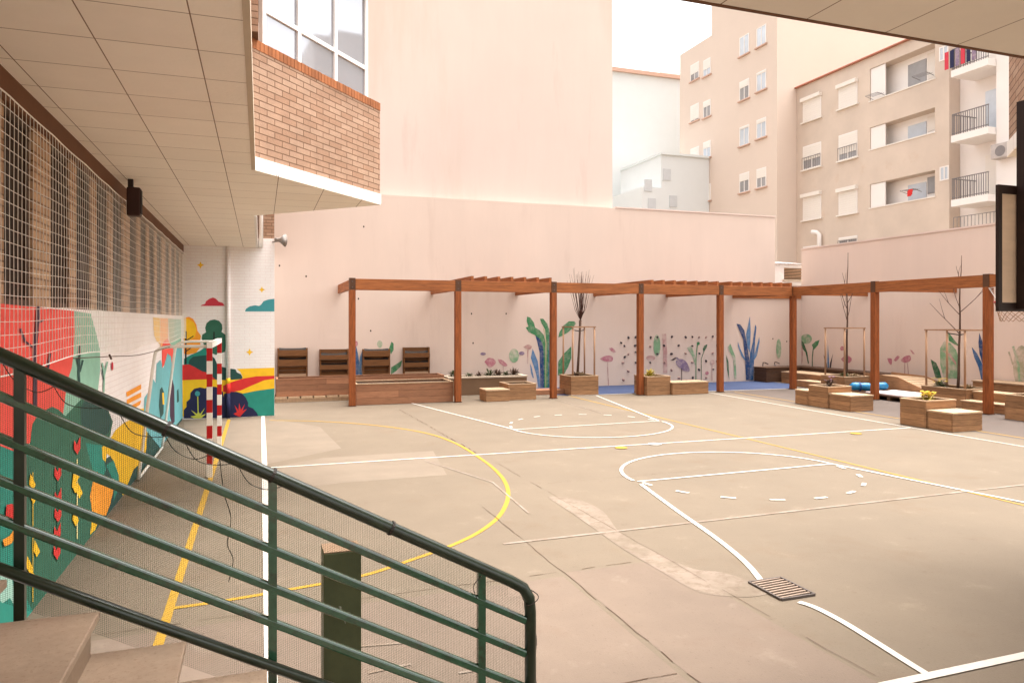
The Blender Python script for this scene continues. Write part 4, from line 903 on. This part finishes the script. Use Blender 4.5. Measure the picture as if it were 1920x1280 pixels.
def stakes(label, x0, y0, x1, y1, z0, zt, tx, ty, mid=True):
    t = thing('tree_stake_frame', label, 'tree support', ((x0 + x1) / 2, (y0 + y1) / 2, z0), 'timber tree stake frames')
    for x, y in [(x0, y0), (x1, y0), (x1, y1), (x0, y1)]:
        MB().tube([(x, y, z0 - .05), (x, y, zt)], 0.03, 8).build('stake', m_stake, t, smooth=True)
    for a, b in [((x0, y0), (x1, y0)), ((x1, y0), (x1, y1)), ((x1, y1), (x0, y1)), ((x0, y1), (x0, y0))]:
        d = Vector((b[0] - a[0], b[1] - a[1], 0)).normalized() * .05
        MB().bar((a[0] - d.x, a[1] - d.y, zt + .02), (b[0] + d.x, b[1] + d.y, zt + .02 + .001), 0.05, 0.038).build('rail', m_stake, t)
    tb = MB()
    for x, y in [(x0, y0), (x1, y1)]: tb.bar((x, y, zt - .08), (tx, ty, zt - .12), 0.006, 0.03)
    tb.build('tie', m_tie, t)
stakes('timber stake frame round the broom headed tree', 9.62, 21.48, 10.40, 22.25, 0.56, 2.2, 10.05, 21.86)
stakes('timber stake frame round the thin sapling behind the middle side post', 18.08, 18.65, 18.9, 19.5, 0.53, 2.16, 18.52, 19.0)
stakes('timber stake frame round the taller sapling near the right post', 18.5, 14.72, 19.32, 15.95, 0.46, 2.14, 18.95, 15.25)

# ------------------------------------------------------------------ handball goal, ball net, loudspeakers
t = thing('handball_goal', 'red and white striped handball goal seen edge on before the mural', 'goal', (-0.74, 13.5, 0))
for y in (12.1, 14.98):
    mb = MB(); n = 10
    for k in range(n): mb.box(-0.78, y - .04, 0.005 + 2.0 * k / n, -0.70, y + .04, 0.005 + 2.0 * (k + 1) / n, k % 2 if y > 13 else k % 2)
    mb.build('goalpost', [m_goalw, m_red], t)
MB().box(-0.78, 12.06, 2.006, -0.70, 15.02, 2.09).build('crossbar', m_goalw, t)
for y in (12.14, 14.94):
    pts = spline([(-0.79, y, 2.03), (-1.3, y, 2.03), (-1.47, y, 1.98), (-1.52, y, 1.85), (-1.60, y, 1.2), (-1.74, y, 0.03)], 6)
    MB().tube(pts, 0.024, 8).build('rear_tube', m_tubew, t, smooth=True)
MB().tube([(-1.73, 12.14, 0.05), (-1.73, 14.94, 0.05)], 0.02, 8).build('ground_tube', m_tubew, t, smooth=True)
nt_ = thing('ball_net', 'white ball stop net hung in front of the dark school windows', 'net', (-1.7, 10, 2.1))
mb = MB(); NX = -1.70; pit = 0.094; ny = int((19.2 - 2.6) / pit); nz = 21
def npt(i, k):
    y = 2.6 + i * pit; q = k / nz
    zt = 4.04 - 0.010 * abs(math.sin(y * 2.6)); zb = 2.07 - 0.03 * math.sin(y * 1.3) - .05 * max(0, y - 8) / 8
    return (NX + .004 * math.sin(y * .9 + q * 2) + .002 * math.sin(q * 7 + y * 3), y + .004 * math.sin(q * 9 + i), zb + (zt - zb) * q)
for i in range(ny + 1): mb.tube([npt(i, k) for k in range(0, nz + 1, 3)], 0.0029, 3, cap=False)
for k in range(nz + 1): mb.tube([npt(i, k) for i in range(0, ny + 1, 3)], 0.0029, 3, cap=False)
mb.build('netting', m_net, nt_)
MB().tube([npt(i, 0) for i in range(ny + 1)], 0.006, 5, cap=False).build('edge_rope', m_net, nt_)
MB().tube([npt(i, nz) for i in range(ny + 1)], 0.006, 5, cap=False).build('edge_rope', m_net, nt_)
mb = MB(); mb.tube(spline([(-1.69, 7.9, 2.07), (-1.62, 9.3, 2.02), (-1.5, 10.6, 1.98), (-1.3, 12.14, 2.03)], 8), 0.005, 5); mb.tube([(-1.62, 9.26, 2.04), (-1.615, 9.33, 1.99)], 0.012, 6)
mb.build('guy_rope', m_bark, nt_)
t = thing('loudspeaker', 'dark brown box loudspeaker hung under the soffit by the net', 'loudspeaker', (-1.55, 10.55, 3.67))
MB().box(-1.64, 10.48, 3.80, -1.48, 10.64, 4.17).build('case', m_speaker, t, bevel=0.015)
MB().box(-1.479, 10.50, 3.83, -1.47, 10.62, 4.14).build('grille', m_blackpl, t)
MB().bar((-1.6, 10.55, 4.17), (-1.6, 10.55, 4.28), 0.06, 0.06).build('bracket', m_dkbrown, t)
t = thing('horn_loudspeaker', 'small grey horn loudspeaker on the corner of the brick pier', 'loudspeaker', (0.35, 19.3, 4.45))
MB().tube([(0.36, 19.29, 4.5), (0.42, 19.27, 4.49), (0.48, 19.25, 4.48), (0.53, 19.22, 4.475), (0.60, 19.19, 4.47)], [0.05, 0.045, 0.06, 0.10, 0.165], 16).build('horn', m_horn, t, smooth=True)
MB().bar((0.3, 19.33, 4.43), (0.45, 19.26, 4.45), 0.03, 0.03).build('bracket', m_horn, t)

# ------------------------------------------------------------------ basketball hoop at the near base line
t = thing('basketball_hoop', 'basketball backboard seen from behind, black frame with tan panel, right edge', 'basketball hoop', (7.25, 4.6, 2.5))
x0, x1, z0, z1, yb = 6.35, 8.15, 2.515, 3.67, 4.72
MB().box(x0, yb, z0, x0 + .045, yb + .03, z1).box(x1 - .045, yb, z0, x1, yb + .03, z1).box(x0 + .045, yb, z0, x1 - .045, yb + .03, z0 + .08).box(x0 + .045, yb, z1 - .08, x1 - .045, yb + .03, z1).build('frame', m_dkbrown, t)
MB().box(x0 + .045, yb + .008, z0 + .08, x1 - .045, yb + .026, z1 - .08).build('board', m_ply, t)
for a, b in ((6.575, 6.70), (7.8, 7.92)): MB().box(a, yb - .08, z0 + .02, b, yb - .002, 4.44).build('support_post', m_dkbrown, t)
for a in (6.64, 7.86): MB().bar((a, yb - .08, 3.4), (a, 3.56, 4.55), .06, .06).bar((a, 3.56, 4.4), (a, yb - .04, 4.4), .06, .06).build('arm', m_dkbrown, t)
rim = [(7.25 + .23 * math.cos(a), yb + .05 + .38 + .23 * math.sin(a), 2.62) for a in [2 * math.pi * i / 24 for i in range(25)]]
MB().tube(rim, 0.01, 6).build('rim', m_red, t, smooth=True)
mb = MB()
for i in range(12):
    a0 = 2 * math.pi * i / 12
    for sgn in (1, -1):
        mb.tube([(7.25 + (.23 - .05 * q) * math.cos(a0 + sgn * q * 1.05), yb + .43 + (.23 - .05 * q) * math.sin(a0 + sgn * q * 1.05), 2.62 - .2 * q) for q in (0, .25, .5, .75, 1)], .003, 4)
mb.build('net', m_stake, t)

# ------------------------------------------------------------------ stairs and railing in the foreground
t = thing('staircase', 'tan terrazzo staircase with overhanging treads at the lower left', 'staircase', (0.5, 1, 0))
YS = 3.46
for k in range(-3, 6):
    xn = -0.64 + 0.335 * k; z = 1.20 - 0.176 * k
    xb = xn - 0.375 if k > -3 else -1.79
    mb = MB()
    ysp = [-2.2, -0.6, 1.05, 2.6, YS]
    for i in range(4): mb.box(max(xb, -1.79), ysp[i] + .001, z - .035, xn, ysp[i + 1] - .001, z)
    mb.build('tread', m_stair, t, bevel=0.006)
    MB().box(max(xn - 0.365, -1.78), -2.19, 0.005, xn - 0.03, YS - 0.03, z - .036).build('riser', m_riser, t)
rl = thing('stair_railing', 'green and black stair railing with mesh screen across the foreground', 'railing', (0.2, 3.6, 0))
YR = 3.60; SL = -0.537
def hz(x): return 2.246 + SL * (x + 0.969)
def rail(name, off, r, m, xa=-2.2, xe=1.34, y=YR, sq=True):
    mb = MB(); a, b = (xa, y, hz(xa) + off), (xe, y, hz(xe) + off)
    if sq: mb.bar(a, b, r, r * 1.15)
    else: mb.tube([a, b], r, 12)
    return mb.build(name, m, rl, smooth=not sq, bevel=0.009 if sq else 0)
top = MB(); xe = 1.365
pts = [(-2.2, YR, hz(-2.2)), (1.22, YR, hz(1.22))] 
pts = [(-2.2, YR, hz(-2.2)), (0, YR, hz(0)), (1.25, YR, hz(1.25)), (1.325, YR, hz(1.25) - .048), (1.358, YR, hz(1.25) - .105), (1.365, YR, hz(1.25) - .18), (1.365, YR, .006)]
top.tube(pts, 0.031, 16); lab(top.build('handrail', m_blackrail, rl, smooth=True), 'black worn top handrail bending down into the end post')
for o_ in (-0.175, -0.352, -0.532, -0.698): rail('rail', o_, 0.034, m_green)
mb = MB(); mb.tube([(-2.2, YR - .07, hz(-2.2) - .875), (1.33, YR - .07, hz(1.33) - .875)], 0.024, 12); lab(mb.build('rail', m_blackrail, rl, smooth=True), 'round dark lowest rail')
for x in (-1.99, -0.969, 0.056, 1.09):
    MB().box(x - .02, YR - .0165, 0.006, x + .02, YR + .0165, hz(x) - .02).build('post', m_green if x > 0 else m_blackrail, rl)
# woven mesh screen
mb = MB(); p = 0.0085; th = 0.0011; y = YR + 0.034; n = int((1.345 + 2.0) / p)
for i in range(n + 1):
    x = -2.0 + i * p; zt = hz(x) - .02 if x < 1.25 else hz(1.25) - .1; zb = max(hz(x) - 1.06, .02)
    sag = .006 * math.sin(x * 7); mb.add([(x - th / 2, y + sag, zb), (x + th / 2, y + sag, zb), (x + th / 2, y + sag, zt), (x - th / 2, y + sag, zt)], [(0, 1, 2, 3)])
nr = int(1.04 / p)
for k in range(nr + 1):
    off = -.02 - k * p; xa, xb_ = -2.0, 1.345; seg = 24
    for s_ in range(seg):
        xq, xr = xa + (xb_ - xa) * s_ / seg, xa + (xb_ - xa) * (s_ + 1) / seg
        if hz(xq) + off < .02: continue
        sg, sg2 = .006 * math.sin(xq * 7), .006 * math.sin(xr * 7)
        mb.add([(xq, y + sg + .0006, hz(xq) + off - th / 2), (xr, y + sg2 + .0006, hz(xr) + off - th / 2), (xr, y + sg2 + .0006, hz(xr) + off + th / 2), (xq, y + sg + .0006, hz(xq) + off + th / 2)], [(0, 1, 2, 3)])
mb.build('mesh_screen', m_mesh, rl)
def wire(pts, r): w = MB(); w.tube(pts, r * .7, 5); w.build('tie_wire', m_wire, rl, smooth=True)
for x0 in (-1.05, -0.86, -0.6, -0.42, -0.33, -0.1):
    wire(spline([(x0, y + .006, hz(x0) - .03), (x0 + .05, y + .012, hz(x0) - .12), (x0 + .13, y + .012, hz(x0) - .16 + random.uniform(-.02, .02)), (x0 + .2, y + .006, hz(x0 + .2) - .04)], 5), .003)
wire(spline([(-.18, y + .008, hz(-.18) - .03), (-.16, y + .012, 1.62), (-.13, y + .012, 1.5), (-.145, y + .012, 1.38), (-.12, y + .012, 1.3), (-.14, y + .012, 1.2)], 6), .003)
wire(spline([(1.36, YR + .03, hz(1.25) - .1), (1.41, YR + .03, .72), (1.395, YR + .03, .55), (1.42, YR + .03, .42), (1.40, YR + .03, .3)], 6), .004)
wire(spline([(1.34, YR + .035, hz(1.25) - .05), (1.40, YR - .03, hz(1.25) - .09), (1.34, YR - .04, hz(1.25) - .13), (1.33, YR + .03, hz(1.25) - .11)], 6), .004)
wire(spline([(1.085, YR - .03, hz(1.09) - .03), (1.04, YR - .03, hz(1.09) - .08), (1.06, YR - .03, hz(1.09) - .15)], 6), .003)
for x in (0.056, 0.62, -0.4): 
    q = hz(x); MB().tube([(x - .006, YR, q + .003), (x + .006, YR, q - .003)], .037, 12).build('clip', m_wire, rl)

t = thing('metal_pillar', 'dark olive square metal pillar standing behind the mesh screened railing', 'pillar', (0.49, 4.67, 0))
MB().box(0.37, 4.57, 0.006, 0.60, 4.77, 0.99).build('casing', m_olive, t, bevel=0.005)
MB().box(0.372, 4.572, 0.991, 0.598, 4.768, 0.998).build('top', m_olivetop, t)
mb = MB(); mb.poly([(x, 4.567, z) for x, z in [(0.46, 0.66), (0.475, 0.66), (0.49, 0.60), (0.51, 0.62), (0.535, 0.61), (0.505, 0.56), (0.50, 0.545), (0.485, 0.59)]]); mb.build('scrape', m_scrape, t)

# ------------------------------------------------------------------ houses beyond the walls
def win_x(parent, X, y0, y1, z0, z1, shut=1.0, glass=m_hglass, box=False, sill=True, bars=False, fm=m_housew):
    ya, yb2 = sorted((y0, y1)); fr = MB(); w = 0.06
    fr.box(X - .03, ya, z0, X, ya + w, z1).box(X - .03, yb2 - w, z0, X, yb2, z1).box(X - .03, ya + w, z0, X, yb2 - w, z0 + w).box(X - .03, ya + w, z1 - w, X, yb2 - w, z1)
    fr.box(X - .03, (ya + yb2) / 2 - .03, z0 + w, X - .001, (ya + yb2) / 2 + .03, z1 - w)
    f = fr.build('window', fm, parent)
    zs = z1 - w - (z1 - z0 - 2 * w) * shut
    if shut < 0.98: MB().box(X - .012, ya + w, z0 + w, X - .004, yb2 - w, zs).build('pane', glass, f)
    if shut > 0.02:
        s = MB(); n = max(3, int((z1 - w - zs) / .12))
        for i in range(n):
            a = zs + (z1 - w - zs) * i / n; s.box(X - .040, ya + w - .02, a + .006, X - .032, yb2 - w + .02, zs + (z1 - w - zs) * (i + 1) / n)
        s.build('shutter', m_shut, f)
    if box: MB().box(X - .22, ya - .05, z1, X, yb2 + .05, z1 + .22).build('shutter_box', m_shut, f)
    if sill: MB().box(X - .14, ya - .1, z0 - .08, X, yb2 + .1, z0 - .002).build('sill', m_sill if X < 31 else m_shut, f)
    if bars:
        b = MB(); n = 9
        for i in range(n): b.box(X - .10, ya + (yb2 - ya) * i / (n - 1) - .008, z0, X - .085, ya + (yb2 - ya) * i / (n - 1) + .008, z0 + .75)
        b.box(X - .105, ya, z0 + .72, X - .08, yb2, z0 + .75); b.build('guard_bars', m_iron, f)
AX = 30.4
A = thing('peach_apartment_block', 'tall peach apartment block with paired windows, left of the tan block', 'building', (37, 41, 0))
ya_far, ya_step, ya_near = onx(1275, 300, AX)[0], onx(1334, 300, AX)[0], onx(1457, 300, AX)[0]
MB().box(AX, ya_near, 0, 46, ya_step, 31).build('wall', m_peach, A)
MB().box(AX, ya_step, 0, 46, ya_far, onx(1300, 88, AX)[1]).build('wall', m_peach, A)
def prow(pl, pr, tops, hpx, kinds):
    for (tl, kind) in zip(tops, kinds):
        yl, zl = onx(pl, tl, AX); yr, zr = onx(pr, tl - (pr - pl) * .5, AX); _, zb = onx(pl, tl + hpx, AX)
        win_x(A, AX, yl, yr, zb, zl, *kind)
prow(1387, 1405, [72, 155, 240, 327], 36, [(0.0, m_hglassl), (0.35,), (0.1, m_hglassl), (0.4,)])
prow(1419, 1437, [55, 138, 226, 318], 36, [(0.0, m_hglassl), (0.1, m_hglassl), (0.2, m_hglassl), (0.5,)])
prow(1295, 1311, [124, 200, 280, 357], 31, [(0.6,), (0.95,), (0.6, m_hglassl), (1.0,)])
prow(1319, 1333, [115, 192, 268, 348], 31, [(0.6, m_hglassl), (0.35,), (0.4, m_hglassl), (1.0,)])
BX = 31.9
Bd = thing('tan_apartment_block', 'tan rendered apartment block with roller shutters and recessed balconies', 'building', (36, 31, 0))
yB0, yB1 = onx(1489, 300, BX)[0], onx(1780, 300, BX)[0]; zB = onx(1487, 170, BX)[1]
yB0 = min(yB0, ya_near - .01)
# openings of the three loggias
log = []
for (zt_, zb_) in [((1631, 130), (1631, 190)), ((1631, 240), (1631, 281)), ((1631, 346), (1631, 390))]:
    log.append((onx(1631, zb_[1], BX)[1], onx(1631, zt_[1], BX)[1]))
ly0, ly1 = onx(1631, 300, BX)[0], onx(1753, 300, BX)[0]
log.sort()
MB().box(BX, ly0, 0, 42, yB0, zB).build('wall', m_brown, Bd)
MB().box(BX, yB1, 0, 42, ly1, zB).build('wall', m_brown, Bd)
zc = 0
for (za, zb) in log: MB().box(BX, ly1, zc, 42, ly0, za).build('parapet', m_brown, Bd); zc = zb
MB().box(BX, ly1, zc, 42, ly0, zB).build('wall', m_brown, Bd)
for i, (za, zb) in enumerate(log):
    MB().box(BX + 0.7, ly1, za, BX + 0.8, ly0, zb).build('loggia_wall', m_int, Bd)
    MB().box(BX + .05, ly0 - 1.0, za, BX + .1, ly0 - .02, zb - .02).build('screen_panel', m_housew, Bd)
    dy = ly1 + (ly0 - ly1) * .40
    d = MB().box(BX + 0.66, dy - .55, za, BX + 0.698, dy + .55, zb - .35).build('door', m_hglassl if i != 2 else m_hglass, Bd)
    MB().box(BX + 0.66, ly1 + .05, za + .3, BX + 0.698, ly1 + 1.0, zb - .15).build('window', m_shut if i else m_hglass, Bd)
    MB().box(BX - .04, ly1 - .05, za - .06, BX + .12, ly0 + .05, za + .0).build('coping', m_shut, Bd)
for (pl, pr, tl, hp_, kind) in [(1506, 1540, 193, 38, (1.0, m_hglass, True)), (1506, 1540, 276, 44, (0.62, m_hglass, False)), (1506, 1540, 372, 42, (1.0, m_hglass, True)),
                                (1573, 1608, 168, 38, (1.0, m_hglass, True)), (1573, 1608, 255, 48, (0.78, m_hglass, False)), (1573, 1608, 362, 42, (1.0, m_hglass, True)),
                                (1506, 1540, 463, 30, (0.2, m_hglass, False)), (1573, 1608, 446, 30, (0.2, m_hglass, False))]:
    yl, zl = onx(pl, tl, BX); yr, _ = onx(pr, tl, BX); _, zb = onx(pl, tl + hp_, BX)
    win_x(Bd, BX, yl, yr, zb, zl, kind[0], kind[1], kind[2], bars=kind[0] < .9)
MB().box(BX - .18, yB1 - .2, zB, 42, yB0, zB + .07).build('eaves', m_tile, Bd)
yc, zc_ = onx(1697, 76, BX); MB().box(BX + .5, yc - .6, zB + .12, BX + 1.5, yc + .35, zB + 1.2).build('chimney', m_tile, Bd)
yv, zv = onx(1541, 440, BX); MB().tube([(BX - .2, yv, zv - 1.6), (BX - .2, yv, zv), (BX - .25, yv + .15, zv + .15), (BX - .35, yv + .45, zv + .2)], .13, 12).build('flue', m_housew, Bd, smooth=True)
for (pxx, pyy) in [(1770, 100), (1771, 325)]:
    yy, zz = onx(pxx, pyy, BX); win_x(Bd, BX, yy + .25, yy - .25, zz - .35, zz + .35, 0, m_hglassl, False, False)
# washing and clothes racks on the loggias
def rack(px_, py_, label, cm, reds):
    yy, zz = onx(px_, py_, BX + .3); t = thing('clothes_rack', label, 'clothes rack', (BX - .1, yy, zz))
    mb = MB()
    for k in range(4): mb.bar((BX - .5 + .15 * k, yy - .4, zz), (BX - .5 + .15 * k, yy + .4, zz + .02), .02, .02)
    mb.bar((BX - .5, yy - .4, zz), (BX + .06, yy - .4, zz - .12), .02, .02).bar((BX - .5, yy + .4, zz), (BX + .06, yy + .4, zz - .12), .02, .02)
    mb.build('frame', m_iron, t)
    if reds:
        c = MB()
        for k in range(4): c.box(BX - .5 + .15 * k - .008, yy - .36 + .16 * k, zz - .16 - .1 * (k % 2), BX - .5 + .15 * k + .008, yy - .12 + .16 * k, zz + .012)
        c.build('laundry', [cm], t)
rack(1655, 180, 'folding clothes rack on the top balcony of the tan block', m_iron, False)
rack(1745, 143, 'small wire clothes rack at the right end of the top balcony', m_iron, False)
rack(1722, 358, 'clothes rack hung with red washing on the lowest balcony', P['red'], True)
yy, zz = onx(1652, 268, BX + .6); t = thing('water_heater', 'white cylindrical water heater on the middle balcony', 'water heater', (BX + .6, yy, zz))
MB().tube([(BX + .6, yy, zz - .25), (BX + .6, yy, zz + 1.0)], .3, 14).build('tank', m_housew, t, smooth=True); MB().box(BX + .35, yy - .2, zz - .6, BX + .8, yy + .2, zz - .28).build('boiler_base', m_iron, t)
# white balconied block
Wd = thing('white_balcony_block', 'white apartment block with railed balconies at the far right', 'building', (36, 24, 0))
MB().box(32.6, 17, 0, 42, yB1 - .01, 19).build('wall', m_housew, Wd)
yp0, yp1 = onx(1868, 200, 31.5)[0], onx(1896, 200, 31.5)[0]
MB().box(31.5, yp1 - 5, 0, 32.59, yp0, 19).build('pier', m_housew, Wd)
for i, (py_) in enumerate([146, 268, 388]):
    yl, z0_ = onx(1783, py_, 31.0); y0_, y1_ = yl, yp0 + .02
    b = MB().box(31.0, y1_, z0_, 32.59, y0_, z0_ + .32).build('balcony', m_housew, Wd)
    rr = MB(); n = 17
    for k in range(n):
        yk = y1_ + (y0_ - y1_ - .05) * k / (n - 1) + .02; rr.box(31.04, yk - .012, z0_ + .32, 31.064, yk + .012, z0_ + 1.3)
    rr.box(31.03, y1_, z0_ + 1.3, 31.08, y0_ - .02, z0_ + 1.34); rr.box(31.03, y1_, z0_ + .40, 31.07, y0_ - .02, z0_ + .43)
    for k in range(7): rr.box(31.1 + k * .22, y0_ - .05, z0_ + .32, 31.124 + k * .22, y0_ - .03, z0_ + 1.3)
    rr.box(31.1, y0_ - .06, z0_ + 1.3, 32.58, y0_ - .02, z0_ + 1.34)
    rr.build('railing', m_iron, Wd)
    d0 = y1_ + .25; w = MB().box(32.5, d0, z0_ + .33, 32.598, d0 + 1.1, z0_ + 2.5).build('door', m_housew, Wd)
    MB().box(32.48, d0 + .1, z0_ + .45, 32.499, d0 + 1.0, z0_ + 2.4).build('pane', m_hglassl if i == 1 else m_shut, w)
    if i == 0:
        c = MB()
        for k in range(6): c.box(30.97, y1_ + .55 + k * .28, z0_ + .45, 30.99, y1_ + .75 + k * .28, z0_ + 1.28, k % 3)
        tag(c.build('washing', [P['wpurple'], P['navy'], P['redpink']]), 'row of dark and magenta washing hung on the topmost white balcony', 'laundry')
yy, zz = onx(1875, 287, 31.4); t = thing('air_conditioner', 'grey air conditioning unit on the white pier at the far right', 'air conditioner', (31.2, yy, zz))
MB().box(31.0, yy - .75, zz - .3, 31.49, yy + .15, zz + .35).build('case', m_metalroof, t, bevel=.02); MB().disc((30.995, yy - .3, zz), .24, 20, 'x').build('fan', m_iron, t)
yy, zz = onx(1788, 430, 30.9)
fr = thing('terrace_fence', 'thin grey metal fence on the terrace below the white balconies', 'fence', (30.9, yy - 2, zz - 1))
mb = MB()
for k in range(22): mb.bar((30.9, yy - k * .18, zz - 1), (30.9, yy - k * .18, zz + .55), .02, .02)
mb.bar((30.9, yy, zz + .55), (30.9, yy - 3.8, zz + .55), .03, .03); mb.build('bars', m_iron, fr)
# pale house behind, low white house, shed in the corner gap
Pd = thing('pale_house', 'pale mint apartment block with flat roof far behind, next to the tall pink wall', 'building', (34, 54, 0))
xl, zl = ony(1150, 127, 52); xr, _ = ony(1282, 127, 52)
MB().box(xl - 12, 52, 0, xr + 6, 62, zl - .3).build('wall', m_palehouse, Pd); MB().box(xl - 12.2, 51.8, zl - .3, xr + 6.2, 62, zl).build('roof_edge', m_sill, Pd)
xa, za = ony(1240, 128, 53); xb_, zb = ony(1290, 118, 53); MB().prism([(xa, 53), (xb_, 53), (xb_, 58), (xa, 58)], zl, zl + .6).build('roof_box', m_palehouse, Pd)
Ld = thing('low_white_house', 'low white house with small windows in front of the pale mint block', 'building', (29, 47, 0))
xl, zl = ony(1203, 350, 44); xr, zr = ony(1240, 290, 44)
MB().box(xl, 44, 0, xr, 50, zl).build('wall', m_palelow, Ld); MB().box(xr, 44, 0, AX - .02, 50, zr).build('wall', m_palelow, Ld)
MB().box(xr - .1, 43.85, zr, AX - .02, 50, zr + .15).build('roof_edge', m_palehouse, Ld)
for (p_, q_) in [(1215, 345), (1250, 325), (1262, 375), (1222, 380)]:
    x_, z_ = ony(p_, q_, 44); f = MB().box(x_ - .3, 43.95, z_ - .5, x_ + .3, 43.999, z_ + .3).build('window', m_palewin, Ld)
Sd = thing('corner_shed', 'small white shed with metal roof in the gap between the two courtyard walls', 'shed', (20.6, 25.6, 0))
x0_, z0_ = ony(1455, 492, 24.9); x1_, _ = ony(1507, 492, 24.9); za = ony(1460, 524, 24.9)[1]; zt_ = ony(1460, 496, 24.9)[1]; xo, _ = ony(1470, 500, 24.9)
MB().box(x0_ - .3, 24.9, 0, x1_ + 1, 25.05, za).box(x0_ - .3, 24.9, za, xo, 25.05, zt_).box(xo, 24.9, zt_ - .12, x1_ + 1, 25.05, zt_).build('wall', m_housew, Sd)
MB().box(x0_ - .3, 26.2, 0, x1_ + 1, 26.3, zt_).build('wall', m_concbox, Sd)
mb = MB()
for k in range(12): mb.bar((x0_ - .3 + k * .16, 24.7, zt_ + .02), (x0_ - .3 + k * .16, 26.4, zt_ + .25), .10, .03)
mb.build('roof', m_metalroof, Sd)
mb = MB()
for k in range(5): mb.bar((xo, 25.3 + .1 * k, za + .1 + k * .12), (x1_ + .8, 25.3 + .1 * k, za + .25 + k * .14), .07, .05)
mb.build('batten', m_stake, Sd)
MB().box(xo - .1, 24.78, za - .05, x1_, 24.895, za).build('sill', m_cream, Sd)
